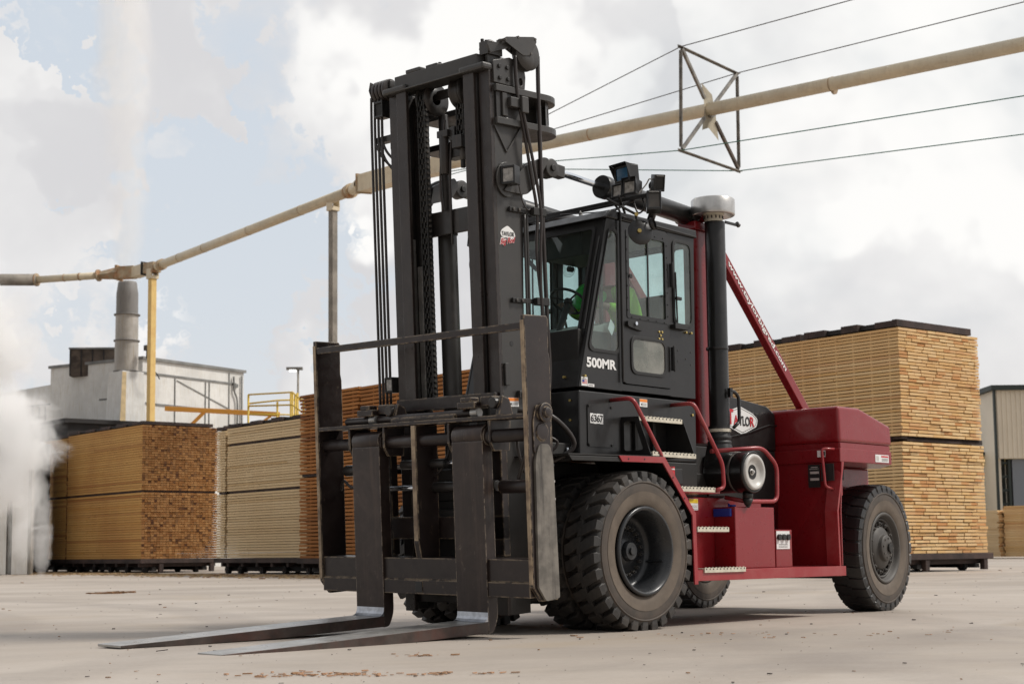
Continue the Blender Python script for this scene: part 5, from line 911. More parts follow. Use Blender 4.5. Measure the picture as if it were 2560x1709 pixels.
tag(b.build('bearer', None, .005, matrix=lframe(26.17, 10.5)), 'brown steel bearers between the two halves of the yellow pine stack', 'bearer')
topframe('brown steel weight on top of the tall yellow stack, nearest its corner', 26.19, 10.52, 6.52, 3.3, 3.2, 5)
topframe('brown steel weight on top of the tall yellow stack, behind the red diagonal brace', 26.19+.46, 10.52+3.3, 6.50, 3.3, 3.0, 5, ext=.0)
def al(x, y, d): return x+math.cos(E1)*d, y+math.sin(E1)*d
g1 = 'orange brown lumber stacks by the steam'
X, Y = 21.9, 39.4
lumber('lower half of the orange brown stack whose board ends face the forklift mast', X, Y, .53, 3.0, 3.12, 6.9, 27, .125, 'woodO', 'woodE', .17, .012, jog=.002, endvar=.8, even=True)
lumber('upper half of the orange brown stack whose board ends face the forklift mast', X, Y, 3.08, 5.52, 3.12, 6.9, 27, .125, 'woodO', 'woodE', .17, .012, jog=.002, endvar=.8, even=True)
x2, y2 = al(X, Y, 7.0)
lumber('lower stack of orange boards half lost in the steam at the left', x2, y2, .53, 3.0, 3.12, 6, 27, .3, 'woodO', 'woodE', .2)
lumber('upper stack of orange boards half lost in the steam at the left', x2, y2, 3.08, 5.46, 3.12, 6, 27, .3, 'woodO', 'woodE', .2)
cart('dark kiln cart under the orange brown stack with visible board ends', X, Y, 3.12, 6.9, .53, 'kiln carts under the lumber'); cart('dark kiln cart under the orange stack in the steam', x2, y2, 3.12, 6, .53, 'kiln carts under the lumber')
topframe('dark steel weight on top of the orange brown stack with visible board ends', X, Y, 5.53, 2.9, 6.8, 9); topframe('dark steel weight on the orange stack in the steam', x2, y2, 5.47, 2.9, 5.8, 7)
X, Y = 20.87, 28.6
lumber('lower half of the pale cream lumber stack left of the forklift', X, Y, .54, 2.74, 3.3, 5.25, 25, .3, 'woodP', 'woodP', .2); lumber('middle part of the pale cream lumber stack left of the forklift', X, Y, 2.82, 4.38, 3.3, 5.25, 18, .3, 'woodP', 'woodP', .2); lumber('thin topmost bundle of the pale cream lumber stack', X, Y, 4.46, 5.0, 3.3, 5.25, 6, .3, 'woodP', 'woodP', .2)
cart('dark kiln cart under the pale cream stack left of the forklift', X, Y, 3.3, 5.25, .54, 'kiln carts under the lumber'); topframe('dark steel weight on top of the pale cream stack', X, Y, 5.01, 3.1, 5.2, 7)
x2, y2 = al(X, Y, 5.4)
lumber('lower pale stack seen as a narrow strip beside the orange board ends', x2, y2, .54, 2.74, 3.3, .6, 25, .3, 'woodP', 'woodP', .2); lumber('upper pale stack seen as a narrow strip beside the orange board ends', x2, y2, 2.82, 4.95, 3.3, .6, 24, .3, 'woodP', 'woodP', .2); cart('dark kiln cart under the narrow strip of pale stack', x2, y2, 3.3, .6, .54, 'kiln carts under the lumber')
topframe('dark steel weight on the narrow strip of pale stack', x2, y2, 4.96, 3.1, .6, 1)
X, Y = al(20.15, 28.1, -3.4)
lumber('lower half of the dark orange stack left of the load carriage', X, Y, .52, 3.03, 3.3, 3.35, 22, .35, 'woodD', 'woodD', .32, .04); lumber('upper half of the dark orange stack left of the load carriage', X, Y, 3.12, 5.63, 3.3, 3.35, 22, .35, 'woodD', 'woodD', .32, .04); cart('dark kiln cart under the dark orange stack left of the load carriage', X, Y, 3.3, 3.35, .52, 'kiln carts under the lumber')
X, Y = al(20.15, 28.1, -10.5)
lumber('lower half of the dark orange stack seen through the mast', X, Y, .52, 3.03, 3.3, 7, 22, .35, 'woodD', 'woodD', .32, .04); lumber('upper half of the dark orange stack seen through the mast', X, Y, 3.12, 5.60, 3.3, 7, 22, .35, 'woodD', 'woodD', .32, .04); cart('dark kiln cart under the dark orange stack behind the mast', X, Y, 3.3, 7, .52, 'kiln carts under the lumber')
lumber('distant low yellow lumber stack in front of the tan shed', 62.65, 20.6, .1, 2.65, 3.4, 4.6, 30, .4, 'woodR', 'woodR', .15, .05); lumber('distant paler lumber stack half behind the tall yellow stack', 63.0, 25.3, .1, 2.45, 3.4, 4, 28, .4, 'woodP', 'woodR', .15, .05)
# ================================================================== PIPE RUN
PR = empty('overhead_pipe', (28.67, 36.47, 14.7)); o0 = Vector((28.67, 36.47, 14.7)); tag(PR, 'cream coloured overhead pipe crossing the whole sky behind the forklift', 'pipe')
def PP(nm, fill, m_=None):
    b = MB(); b.xf = Matrix.Translation(-o0); fill(b); return b.build(nm, PR, 0.0)
Z_ = 14.7
A_ = Vector((31.83, 53.0, Z_)); B_ = Vector((28.28, 34.95, Z_)); C_ = Vector((27.9, 33.8, Z_)); D_ = Vector((28.05, 29.4, Z_)); F_ = Vector((30.15, 8.42, Z_)); dr_ = (F_-D_).normalized(); F2 = F_+dr_*70
PP('pipe_run', lambda b: b.cyl(A_, B_, .205, M['pipe'], n=32)); PP('pipe_run', lambda b: b.cyl(D_, F2, .21, M['pipe'], n=32))
def coupling(p, d, r, t=.06): d = Vector(d).normalized(); return PP('coupling', lambda b: (b.cyl(Vector(p)-d*t, Vector(p)+d*t, r, M['rustpipe'], n=32)))
d1 = (B_-A_).normalized()
coupling(A_+d1*.05, d1, .27, .15); coupling(B_-d1*.25, d1, .255, .05); coupling(B_, d1, .29, .09); coupling((29.726, 14.294, Z_), dr_, .275, .025)
for k_, t_ in ((0, .12), (0, .27), (0, .52), (0, .78), (1, .3), (1, .72)):
    pa, pb = ((A_, B_), (D_, F_))[k_]; coupling(pa+(pb-pa)*t_, pb-pa, .214, .018)
PP('duct_taper', lambda b: (b.lathe([(.20, 0), (.31, .9)], B_+d1*.1, (C_-B_), M['pipe'], 24)))
PP('duct_box', lambda b: (b.beam(C_, (C_+D_)/2+Vector((-.15, 0, 0)), .55, .66, M['pipe']), b.beam((C_+D_)/2+Vector((-.15, 0, 0)), D_, .5, .62, M['pipe'])))
PP('duct_flange', lambda b: b.beam(C_-Vector((.03, .08, 0)), C_+Vector((.0, -.02, 0)), .64, .76, M['rustpipe']))
e = [Vector(p) for p in ((28.3, 62.06, Z_), (29.64, 60.8, Z_), (31.37, 57.8, Z_+.05), (31.9, 56.75, Z_+.1), (32.35, 56.0, Z_+.1), (32.1, 54.5, Z_+.05), (32.0, 53.6, Z_), A_)]
PP('pipe_run', lambda b: b.cyl(e[0]+(e[0]-e[1])*3, e[1], .30, M['post'], n=28)); PP('pipe_run', lambda b: b.cyl(e[1], e[2], .18, M['pipe'], n=28)); coupling(e[1], e[2]-e[1], .33, .04); coupling(e[2], e[3]-e[2], .30, .05); coupling(e[1]+(e[2]-e[1])*.7, e[2]-e[1], .20, .04); coupling(e[1]+(e[2]-e[1])*.45, e[2]-e[1], .20, .02)
PP('duct_taper', lambda b: b.lathe([(.19, 0), (.34, (e[3]-e[2]).length)], e[2], e[3]-e[2], M['rustpipe'], 4, smooth=False))
PP('duct_box', lambda b: b.beam(e[3], e[4], .5, .60, M['rustpipe'])); PP('duct_box', lambda b: (b.beam(e[4]-Vector((0, 0, .03)), e[5], .5, .52, M['pipe']))); PP('duct_box', lambda b: (b.beam(e[5], e[6], .46, .5, M['rustpipe']), b.beam(e[5]+Vector((0, .2, 0)), e[5]+Vector((0, .1, 0)), .62, .66, M['dark'])))
PP('duct_flange', lambda b: b.beam(e[3]+Vector((-.03, .1, 0)), e[3]+Vector((.03, -.02, 0)), .6, .74, M['rustpipe']))
PP('pipe_run', lambda b: b.cyl(e[6], A_, .2, M['pipe'], n=28))
def post(label, x, y, w_, d_, m, h=14.4):
    r = empty('pipe_post', (x, y, 0), R(0)); b = MB(); b.box(-w_/2, w_/2, -d_/2, d_/2, 0, h, M[m]); b.build('shaft', r, .01)
    b = MB(); b.box(-w_*.75, w_*.75, -d_*.7, d_*.7, h+.001, h+.16, M['pipe']); b.box(-w_*.75, -w_*.6, -d_*.7, d_*.7, h+.16, h+.5, M['pipe']); b.box(w_*.6, w_*.75, -d_*.7, d_*.7, h+.16, h+.5, M['pipe']); b.build('saddle', r, .01); return tag(r, label, 'post', 'posts under the overhead pipe')
post('yellow painted post with rusty top beside the chimney, under the overhead pipe', 32.02, 54.0, .30, .30, 'yel', 14.15); post('grey weathered post holding up the middle of the overhead pipe', 28.67, 36.47, .26, .26, 'post', 14.2)
# cross frame
cx, cy = 29.22, 18.54; u_ = Vector((math.cos(R(3.5)), math.sin(R(3.5)), 0)); c0 = Vector((cx, cy, 14.7))
SF = empty('spreader_frame', c0); tag(SF, 'square steel spreader frame with an X of braces around the overhead pipe', 'frame')
cor = {'TL': -u_*1.62+Vector((0, 0, 1.70)), 'TR': u_*1.78+Vector((0, 0, 1.66)), 'BR': u_*1.74+Vector((0, 0, -1.66)), 'BL': -u_*1.74+Vector((0, 0, -1.66))}
for a_, b__ in (('TL', 'TR'), ('TR', 'BR'), ('BR', 'BL'), ('BL', 'TL')):
    b = MB(); ex = (cor[b__]-cor[a_]).normalized()*(.12 if abs((cor[b__]-cor[a_]).z) < 1 else -.12); b.beam(cor[a_]-ex, cor[b__]+ex, .10, .02, M['galv'], up=(0, 0, 1) if abs(ex.z) < .05 else u_); b.beam(cor[a_]-ex+Vector((0, .04, .0)), cor[b__]+ex+Vector((0, .04, 0)), .02, .10, M['galv'], up=(0, 0, 1) if abs(ex.z) < .05 else u_); b.build('frame_bar', SF)
for k in cor: b = MB(); b.beam(cor[k]*.97, cor[k].normalized()*.45, .10, .09, M['galv'] if k != 'BR' else M['rustdark'], up=(0, 1, 0)); b.build('brace', SF)
b = MB(); s_ = .62
b.add([u_*-s_*.75+Vector((0, 0, .8)), u_*.25*s_+Vector((0, 0, .55)), u_*s_*.55+Vector((0, 0, -.05)), u_*s_*.8+Vector((0, 0, -.9)), u_*-.1+Vector((0, 0, -.6)), u_*-s_*.8+Vector((0, 0, -.75)), u_*-s_*.5+Vector((0, 0, 0))], [(0, 1, 2, 3, 4, 5, 6)], M['pipeg']); b.cyl((0, .10, 0), (0, -.10, 0), .25, M['galv'], n=28); b.build('centre_plate', SF, fix=False)
# cables
ends = {'TL': Vector((27.98, 12.56, 16.49)), 'TR': Vector((31.59, 8.99, 16.45)), 'BR': Vector((31.53, 9.15, 12.52)), 'BL': Vector((28.14, 7.6, 12.6))}
lb = {'TL': 'upper left', 'TR': 'upper right', 'BR': 'lower right', 'BL': 'lower left'}
anc = Vector((28.35, 28.6, 14.7))
for k in cor:
    p1 = c0+cor[k]; far = p1+(ends[k]-p1)*8; b = MB(); gm_ = 'wire' if k[0] == 'T' else 'wireg'
    b.tube([anc+Vector((0, 0, .24 if k[0] == 'T' else -.24)), p1, far], .016, M[gm_], 6, 1); tag(b.build('cable', None), 'thin steel cable running over the %s corner of the spreader frame' % lb[k], 'cable', 'cables around the overhead pipe')
b = MB(); b.tube([anc+Vector((0, 0, -.24)), anc+Vector((-.3, .9, -.30)), anc+Vector((-.2, 1.1, -.38)), anc+Vector((0, .3, -.30)), anc+Vector((0, -1.5, -.28))], .016, M['wireg'], 6); tag(b.build('cable_loop', None), 'small green cable loop under the pipe, seen through the mast', 'cable')
# ================================================================== PLANT BUILDING AND CHIMNEY
CH = empty('chimney', (33.62, 58.65, 0)); tag(CH, 'round steel chimney with dark top giving off steam, behind the yellow post', 'chimney')
b = MB(); b.lathe([(.60, 10.1), (.60, 11.7)], (0, 0, 0), (0, 0, 1), M['stackm'], 40); b.lathe([(.58, 11.72), (.58, 13.05)], (0, 0, 0), (0, 0, 1), M['stackm'], 40); b.build('shaft', CH)
b = MB(); b.lathe([(.56, 13.08), (.56, 14.15), (.48, 14.75), (.45, 14.8), (.42, 14.5)], (0, 0, 0), (0, 0, 1), M['stackd'], 40); b.build('chimney_top', CH)
for z in (10.1, 11.7, 13.06): b = MB(); b.lathe([(.56, z-.03), (.67, z-.03), (.67, z+.03), (.56, z+.03)], (0, 0, 0), (0, 0, 1), M['stackd'], 40); b.build('flange', CH)
b = MB(); b.add([(-.85, -.85, 4.5), (.85, -.85, 4.5), (.85, .85, 4.5), (-.85, .85, 4.5), (-.64, -.64, 10.06), (.64, -.64, 10.06), (.64, .64, 10.06), (-.64, .64, 10.06)], [(0, 1, 5, 4), (1, 2, 6, 5), (2, 3, 7, 6), (3, 0, 4, 7), (4, 5, 6, 7), (3, 2, 1, 0)], M['bldg'])
b.box(-.9, .9, -.9, .9, 0, 4.498, M['bldg']); b.build('base', CH, .02)
b = MB(); b.add([(-.84, -.77, 7.2), (-.50, -.77, 7.2), (-.42, -.665, 10.0), (-.66, -.665, 10.0)], [(0, 1, 2, 3)], M['stain']); b.build('stain_panel', CH, fix=False)
b = MB(); b.box(-.80, .80, -.80, .80, 7.1, 7.2, M['bldgd']); b.build('trim_band', CH)
b = MB(); b.box(-.15, .15, -.15, .15, 11.35, 11.62, M['hub']); b.box(.0, .18, -.32, -.152, 10.95, 11.45, M['blued']); b.box(-.2, -.02, -.3, -.152, 10.9, 11.3, M['dark']); b.tube([(0, -.2, 10.95), (.05, -.25, 10.5), (.4, -.3, 10.1), (.6, -.2, 9.9)], .03, M['dark'], 8)
o = b.build('motor', None, .01); o.location = (33.75+.45, 57.6, -.2); tag(o, 'small blue electric motor box on a bracket at the right of the chimney', 'motor')
BL = empty('plant_building', (34.9, 59.1, 0), R(11)); tag(BL, 'weathered white metal plant building with sloping roof behind the chimney', 'building')
b = MB(); b.box(0, 7.85, 0, 7, 0, 10.9, M['bldg']); b.build('wall', BL)
b = MB(); b.box(-.1, 7.95, -.12, 7.1, 10.901, 11.05, M['bldgd']); b.build('roof', BL)
b = MB(); b.box(0, 7.2, -.05, -.001, 10.15, 10.25, M['bldgd']); b.box(0, 7.85, -.06, -.001, 8.55, 8.64, M['bldgd']); b.build('trim_band', BL)
for x in (2.35, 4.7, 5.0, 6.6): b = MB(); b.box(x, x+.05, -.05, -.001, 6, 10.1 if x < 5.5 else 10.8, M['bldgd']); b.build('seam_strip', BL)
b = MB(); b.tube([(6.9, -.12, 10.6), (6.95, -.12, 9.8), (7.2, -.12, 9.2), (7.2, -.12, 7.5)], .05, M['bldgd'], 8); b.box(7.0, 7.25, -.14, -.02, 10.0, 10.2, M['bldgd']); b.tube([(7.6, -.1, 10.7), (7.6, -.1, 6)], .05, M['bldgd'], 8); b.beam((2.5, -.03, 10.0), (6.8, -.03, 8.7), .02, .05, M['bldgd']); b.build('downpipe', BL)
BL2 = empty('plant_annex', (34.6, 61.4, 0), R(100)); tag(BL2, 'lower white corrugated annex left of the chimney, partly behind steam', 'building')
b = MB(); b.box(0, 11, -7, 0, 0, 8.95, M['bldg']); b.build('wall', BL2)
b = MB(); b.add([(0, .1, 8.97), (11, .1, 8.97), (11, .1, 9.7), (0, -.1, 10.35), (0, -7, 8.97), (11, -7, 8.97), (11, -7, 9.7), (0, -7, 10.35)], [(0, 1, 2, 3), (3, 2, 6, 7), (0, 3, 7, 4), (4, 7, 6, 5), (1, 5, 6, 2), (0, 4, 5, 1)], M['bldg']); b.build('hood', BL2)
b = MB(); b.box(-.05, 11, .101, .16, 8.9, 9.0, M['bldgd'])
for i in range(22): b.box(.3+i*.5, .34+i*.5, .001, .04, 5, 8.88, M['bldgd'])
b.build('trim_band', BL2)
b = MB(); b.box(-1.2, 1.2, -.9, .9, 10.3, 11.75, M['rustdark']); b.box(-1.25, 1.25, -.95, .95, 11.751, 11.85, M['bldgd'])
for i in range(4): b.box(-1.2+i*.6, -1.14+i*.6, -.95, -.9001, 10.3, 11.75, M['dark'])
o = b.build('roof_duct', None, .01); o.location = (34.9, 63.6, 0); o.rotation_euler = (0, 0, R(-45)); tag(o, 'dark rusty rectangular duct on the roof left of the chimney', 'duct')
# dark kilns at the left
b = MB(); b.box(-.2, 5.5, -4.5, 5, 0, 7.0, M['dark']); b.box(-.4, 5.7, -4.7, 5.2, 7.001, 7.2, M['dark']); o = b.build('drying_kiln', None, matrix=lframe(29.4, 60.2)); tag(o, 'low black roofed kiln shed behind the orange brown stack', 'kiln')
b = MB(); b.box(-.6, 1.0, 0, 2.5, 0, 5.3, M['dark']); b.box(.2, .45, -.06, -.001, 0, 4.2, M['rustdark']); b.box(-.3, .0, -.04, -.001, .4, 3.6, M['dunn']); o = b.build('kiln_opening', None); o.location = (20.55, 46.9, 0); o.rotation_euler = (0, 0, R(-47)); tag(o, 'black kiln opening behind the steam at the far left', 'kiln')
KD = empty('kiln_door', (18.2, 42.1, 0), R(-47)); tag(KD, 'white metal kiln door frame at the left edge of the picture, behind steam', 'door')
for x0, x1, z1, m_ in ((-2.1, -.77, 4.5, 'bldg'), (-.75, -.52, 3.3, 'bldgd'), (-.50, -.17, 3.2, 'bldg'), (-.10, .02, 4.9, 'bldgd'), (.03, .62, 4.9, 'bldg'), (.64, .74, 4.9, 'post')):
    b = MB(); b.box(x0, x1, -.15, .15, .02 if m_ != 'post' else 0, z1, M[m_]); b.build('door_panel', KD, .01)
b = MB(); b.box(-2.1, -.4, -.2, .16, 0, .28, M['dark']); b.build('sill', KD)
# orange beam, platform railing, lamp
b = MB(); b.beam((27.8, 46.6, 6.98), (31.16, 42.92, 6.66), .18, .20, M['orail']); b.beam((27.85, 46.55, 6.9), (27.85, 46.55, 3), .18, .18, M['orail']); b.beam((28.4, 45.95, 6.0), (28.95, 45.35, 6.8), .12, .14, M['orail']); b.beam((30.9, 43.2, 6.6), (30.5, 43.6, 6.2), .1, .1, M['orail']); b.beam((31.1, 42.98, 6.6), (31.1, 42.98, 3), .18, .18, M['orail'])
tag(b.build('gantry_beam', None, .01), 'orange steel gantry beam with a brace above the cream lumber stack', 'gantry')
RL = empty('platform_railing', (29.0, 42.3, 0)); tag(RL, 'yellow pipe railing of a raised platform above the cream lumber stack', 'railing')
def rr_(nm, pts, r=.035): b = MB(); b.tube([Vector(p)-Vector((29.0, 42.3, 0)) for p in pts], r, M['yelrail'], 8, 1); b.build(nm, RL)
rr_('top_rail', [(29.0, 42.3, 7.33), (29.75, 40.3, 7.33), (28.2, 37.9, 6.75)]); rr_('mid_rail', [(29.0, 42.3, 6.85), (29.75, 40.3, 6.80), (28.2, 37.9, 6.3)]); rr_('top_rail', [(29.0, 42.3, 6.95), (30.3, 42.0, 7.15), (30.9, 41.0, 7.15)]); rr_('mid_rail', [(29.0, 42.3, 6.5), (30.9, 41.0, 6.5)])
for p in ((29.0, 42.3), (29.75, 40.3), (30.3, 42.0), (30.9, 41.0), (29.9, 40.6), (29.2, 39.45), (28.7, 38.7)): rr_('railing_post', [(p[0], p[1], 3.0), (p[0], p[1], 7.33 if p[1] > 40.2 and p[0] < 30 else 7.1)], .045)
b = MB(); b.box(-.9, 2.2, -4.5, .5, 5.9, 6.0, M['bldgd']); b.build('platform_deck', RL)
LP = empty('street_lamp', (34.25, 45.47, 0)); tag(LP, 'grey yard lamp on a thin pole above the cream stack, its light on', 'street lamp')
b = MB(); b.cyl((0, 0, 0), (0, 0, 9.2), .05, M['post'], n=12); b.build('pole', LP)
b = MB(); b.beam((.15, -.15, 9.14), (-.38, .38, 9.14), .26, .13, M['bldgd']); b.build('lamp_head', LP, .02)
lm_ = bpy.data.materials.new('lamp_glow'); lm_.use_nodes = True; lm_.node_tree.nodes['Principled BSDF'].inputs['Emission Color'].default_value = (1, 1, .95, 1); lm_.node_tree.nodes['Principled BSDF'].inputs['Emission Strength'].default_value = 3
b = MB(); b.xf = Matrix.Rotation(R(-45), 4, 'Z'); b.box(-.40, -.1, -.10, .10, 9.0, 9.074, lm_); b.build('lamp_glass', LP, .02)
# ================================================================== RIGHT SHEDS
WH = empty('warehouse', (79.8, 33.1, 0), R(-47)); tag(WH, 'tall tan corrugated shed with a dark open front at the right edge', 'building')
b = MB(); b.box(0, 14, 0, .3, 6.03, 10.3, M['ware'])
for i in range(46): b.box(.1+i*.3, .2+i*.3, -.05, -.001, 6.05, 10.28, M['ware'])
b.box(-.0, .3, .301, 10, 0, 10.3, M['ware']); b.build('wall', WH)
b = MB(); b.box(-.3, 14.2, -.3, 10, 10.301, 10.6, M['green']); b.box(-.12, -.001, -.15, .1, 0.0, 10.3, M['green']); b.build('roof', WH)
for x0, x1, m_ in ((.05, .20, 'green'), (.75, .90, 'green'), (1.0, 2.1, 'bluegrey'), (2.15, 2.3, 'green')): b = MB(); b.box(x0, x1, .31, .8, 0, 6.0, M[m_]); b.build('column', WH)
b = MB()
for i in range(7): b.box(.2005, .7495, .4, .5, .6+i*.85, .75+i*.85, M['green']); b.box(2.3005, 9, 3.2, 3.4, .3+i*1.0, .5+i*1.0, M['dark'])
b.box(.9, 12, 5, 5.2, 0, 6.0, M['hub']); b.build('racking', WH)
WH2 = empty('warehouse', (81.2, 34.6, 0), R(-47)); tag(WH2, 'lower cream shed with an ochre top band and dark downpipe, beside the tall tan shed', 'building')
b = MB(); b.box(-6, 3.2, .5, 6, 0, 5.7, M['warew']); b.box(-6, 3.2, .5, 6, 5.701, 6.4, M['warey']); b.build('wall', WH2); b = MB(); b.box(-6.1, 3.3, .4, 6, 6.401, 6.6, M['green']); b.build('roof', WH2); b = MB(); b.box(1.1, 1.35, .35, .499, 0, 6.4, M['green']); b.build('downpipe', WH2)
# ================================================================== GROUND
def ground_mat():
    m = bpy.data.materials.new('dusty_concrete'); m.use_nodes = True; t = NT(m.node_tree); t.n.clear(); out = t.new('ShaderNodeOutputMaterial'); bs = t.new('ShaderNodeBsdfPrincipled'); t.put(out.inputs[0], bs.outputs[0])
    oc = t.new('ShaderNodeTexCoord').outputs['Object']
    rot = t.mapping(oc, (1, 1, 1), rot=(0, 0, R(47)))      # streaks lie across the view of the yard
    n1 = t.noise(t.mapping(rot, (.14, .24, 1)), 1, 6, .6, .6); n2 = t.noise(oc, 1.4, 7, .65); n3 = t.noise(oc, 22, 5, .7); n4 = t.noise(t.mapping(rot, (.6, 1.3, 1)), 1, 6, .7, .5); n5 = t.noise(oc, 140, 3, .6)
    c = t.mix(t.ramp(n1, .35, .66), c4((.46, .405, .35)), c4((.345, .30, .258)))
    c = t.mix(t.ramp(n2, .42, .72, 0, .45), c, c4((.395, .335, .275)))
    c = t.mix(t.ramp(n4, .55, .72, 0, .35), c, c4((.33, .285, .245)))
    c = t.mix(t.ramp(t.noise(rot, .33, 5, .6, .8), .56, .70, 0, .5), c, c4((.36, .285, .20)))
    c = t.mix(t.ramp(n3, .3, .7, 0, .16), c, c4((.25, .21, .18)))
    c = t.mix(t.ramp(t.noise(t.mapping(rot, (.3, .4, 1), loc=(5, 2, 0)), 1, 7, .68, .8), .50, .72, 0, .4), c, c4((.235, .205, .18)))
    c = t.mix(t.ramp(n5, .62, .70, 0, .4), c, c4((.16, .13, .11)))
    for (cx_, cy_, r_, w_, k_) in ((-14, 12, 13.5, .30, .30), (-14, 12, 15.7, .30, .26), (22, -22, 27.5, .28, .24), (22, -22, 29.9, .28, .22), (4, -30, 26.5, .3, .22), (-2, 40, 38.0, .5, .25), (-2, 40, 35.5, .5, .25)):
        q_ = t.new('ShaderNodeVectorMath', operation='LENGTH'); t.put(q_.inputs[0], t.mapping(oc, (1, 1, 0), loc=(-cx_, -cy_, 0)))
        dd = t.math('ABSOLUTE', t.math('SUBTRACT', t.math('MULTIPLY_ADD', n2, .25, q_.outputs['Value']), r_+.12))
        c = t.mix(t.math('MULTIPLY', t.math('MULTIPLY', t.ramp(dd, w_*.6, w_*1.5, 1, 0), t.ramp(n3, .2, .7, .5, 1)), k_), c, c4((.20, .17, .15)))
    t.put(bs.inputs['Base Color'], c); t.put(bs.inputs['Roughness'], t.ramp(n1, .3, .7, .55, .8)); bs.inputs['Specular IOR Level'].default_value = .35
    bp_ = t.new('ShaderNodeBump'); bp_.inputs['Strength'].default_value = .35; bp_.inputs['Distance'].default_value = .015
    t.put(bp_.inputs['Height'], t.math('MULTIPLY_ADD', n3, .3, t.math('MULTIPLY_ADD', n5, .15, n2))); t.put(bs.inputs['Normal'], bp_.outputs[0]); return m
M['ground'] = ground_mat()
b = MB(); S = 3000; b.add([(-S, -S, 0), (S, -S, 0), (S, S, 0), (-S, S, 0)], [(0, 1, 2, 3)], M['ground']); g = b.build('ground', None, fix=False); tag(g, 'pale dusty concrete yard', None, kind='structure')
# sawdust strip along the foot of the left stacks, chips and grit
M['saw'] = mat('sawdust', (.58, .42, .24), .95, var=.4, vscale=6); M['chip'] = mat('wood_chip', (.36, .20, .10), .9, var=.5, vscale=9); M['chipr'] = mat('rusty_chip', (.42, .24, .14), .9); M['grit'] = mat('dark_grit', (.06, .05, .045), .9)
rng = random.Random(3)
b = MB()
def flake(b, x, y, s, m, z=.004, el=2.0):
    a = rng.uniform(0, PI); ca, sa = math.cos(a), math.sin(a); l, w_ = s*rng.uniform(.6, el), s*rng.uniform(.3, .8); h = rng.uniform(.15, .5)*s
    b.add([(x+ca*l*i-sa*w_*j, y+sa*l*i+ca*w_*j, z0_) for z0_ in (z, z+h) for i, j in ((-1, -.6), (.8, -1), (1, .7), (-.7, 1))], [(0, 3, 2, 1), (4, 5, 6, 7), (0, 1, 5, 4), (1, 2, 6, 5), (2, 3, 7, 6), (3, 0, 4, 7)], m)
for i in range(4200):
    d = rng.uniform(-9, 22); x, y = al(20.3, 28, d); t_ = abs(rng.gauss(0, 1)); flake(b, x-.6-t_*1.3, y+rng.uniform(-.3, .3), rng.uniform(.02, .07), M['saw'] if rng.random() < .8 else M['chip'])
tag(b.build('sawdust', None, fix=False), 'yellow sawdust and splinters strewn along the foot of the left lumber stacks', 'sawdust', kind='stuff')
b = MB(); Fd, Rt = Vector((.733, .680, 0)), Vector((.680, -.733, 0)); C0 = Vector((-10.39, -9.35, 0))
for i in range(900):
    d = 5.2*(9 ** rng.random()); s_ = rng.uniform(-.42, .42)*d; p = C0+Fd*d+Rt*s_; flake(b, p.x, p.y, rng.choice((.003, .003, .004, .005, .007, .011))*(.6+d/16), rng.choice((M['grit'], M['grit'], M['chip'], M['hub'])), el=1.3)
tag(b.build('grit', None, fix=False), 'dark grit and pebbles scattered over the yard', 'grit', kind='stuff')
b = MB()
for cx_, cy_, n_, sx_, sy_ in ((-4.64, -2.75, 70, .30, .07), (-4.7, -2.45, 30, .18, .07), (-4.24, -3.08, 14, .05, .03), (-4.06, -3.35, 10, .08, .02), (.01, -2.44, 45, .9, .3), (-3.3, -1.9, 20, .08, .04)):
    for i in range(n_):
        a_, b_ = rng.gauss(0, sx_), rng.gauss(0, sy_); flake(b, cx_+.68*a_+.73*b_, cy_-.73*a_+.68*b_, rng.uniform(.006, .018), M['chipr'] if rng.random() < .6 else M['chip'], el=2.5)
tag(b.build('wood_chips', None, fix=False), 'reddish wood chips scattered in the foreground', 'wood chips', kind='stuff')
def scrap(nm, x, y, label, cat, n, s, m='chip'):
    b = MB()
    for i in range(n):
        a = rng.uniform(-.5, .5)-.8; l = rng.uniform(.5, 1)*s; c_ = Vector((rng.gauss(0, s*.5)*.68, rng.gauss(0, s*.5)*-.73, .012+.01*rng.random())); d_ = Vector((math.cos(a), math.sin(a), rng.uniform(-.05, .12)))*l*.5; b.beam(c_-d_, c_+d_, s*.06, s*.035, M[m])
    o = b.build(nm, None); o.location = (x, y, 0); return tag(o, label, cat)

scrap('bark_scrap', 4.93, 14.74, 'pile of brown bark splinters lying alone on the yard at the left', 'bark', 26, .45, 'chip')
scrap('stick', -4.24, -.14, 'small dark stick on the ground by the fork tips', 'stick', 1, .16, 'dunn')
scrap('plank_scrap', 29.3, 54.0, 'loose plank pieces on the ground under the orange brown stack', 'plank', 5, 2.2, 'woodO'); scrap('plank_scrap', 18.57, 29.36, 'loose brown plank in front of the dark orange stack', 'plank', 3, .9, 'chip')
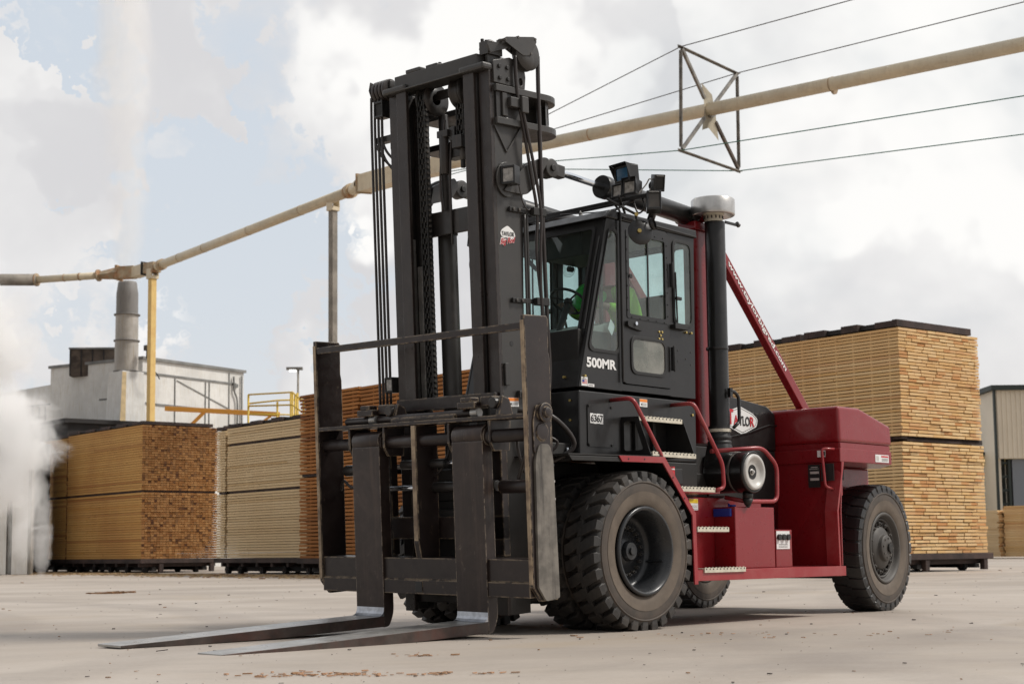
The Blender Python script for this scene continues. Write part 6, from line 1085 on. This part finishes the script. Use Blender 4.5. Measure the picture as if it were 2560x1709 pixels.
# ================================================================== STEAM
def steam(nm, label, loc, dims, blobs, dens, nscale, seed, plume=False, thr=.5):
    m = bpy.data.materials.new(nm); m.use_nodes = True; t = NT(m.node_tree); t.n.clear(); out = t.new('ShaderNodeOutputMaterial'); pv = t.new('ShaderNodeVolumePrincipled'); t.put(out.inputs['Volume'], pv.outputs[0])
    pv.inputs['Color'].default_value = (1, 1, 1, 1); pv.inputs['Anisotropy'].default_value = 0
    oc = t.new('ShaderNodeTexCoord').outputs['Object']; acc = None
    for (x, y, z, rx, ry, rz) in blobs:
        v = t.new('ShaderNodeVectorMath', operation='LENGTH'); t.put(v.inputs[0], t.mapping(oc, (1/rx, 1/ry, 1/rz), loc=(-x/rx, -y/ry, -z/rz)))
        d = t.math('SUBTRACT', 1.0, v.outputs['Value']); acc = d if acc is None else t.math('MAXIMUM', acc, d)
    n_ = t.noise(t.mapping(oc, (1, 1, .55 if plume else .9), loc=(seed, seed*2, seed*3)), nscale, 8, .66, .9)
    d = t.math('MULTIPLY_ADD', t.math('SUBTRACT', n_, .5), 2.1, acc); t.put(pv.inputs['Density'], t.math('MULTIPLY', t.ramp(d, 0.02, thr), dens))
    b = MB(); dx, dy, dz = dims; b.box(-dx, dx, -dy, dy, 0 if not plume else -.3, dz, m); o = b.build(nm, None); o.location = loc; o.rotation_euler = (0, 0, R(-47)); return tag(o, label, 'steam', kind='stuff')
steam('steam', 'thick white steam billowing from the kilns at the left edge', (16.4, 37.2, 0.02), (4.5, 2.5, 12.5), [(-1.4, 0, 4.7, 2.1, 1.8, 2.0), (-.6, 0, 4.2, 1.3, 1.2, 1.2), (-2.6, 0, 7.8, 2.4, 2.0, 2.2), (-.35, 0, 2.9, .65, .8, 2.6), (.15, 0, 1.4, .32, .5, 2.2), (-1.6, 0, 3.3, 1.6, 1.5, 1.6)], 2.4, .85, 3.0, thr=.42)
steam('steam_plume', 'pale vertical steam plume rising from the chimney into the sky', (33.62, 58.65, 15.0), (6.0, 3.0, 34), [(0, 0, 4, 1.0, 1.0, 12), (-.3, 0, 14, 1.7, 1.5, 11), (-1.0, 0, 24, 2.6, 2.0, 10), (-1.8, 0, 32, 3.4, 2.2, 8)], 1.2, .5, 5.0, plume=True, thr=.9)
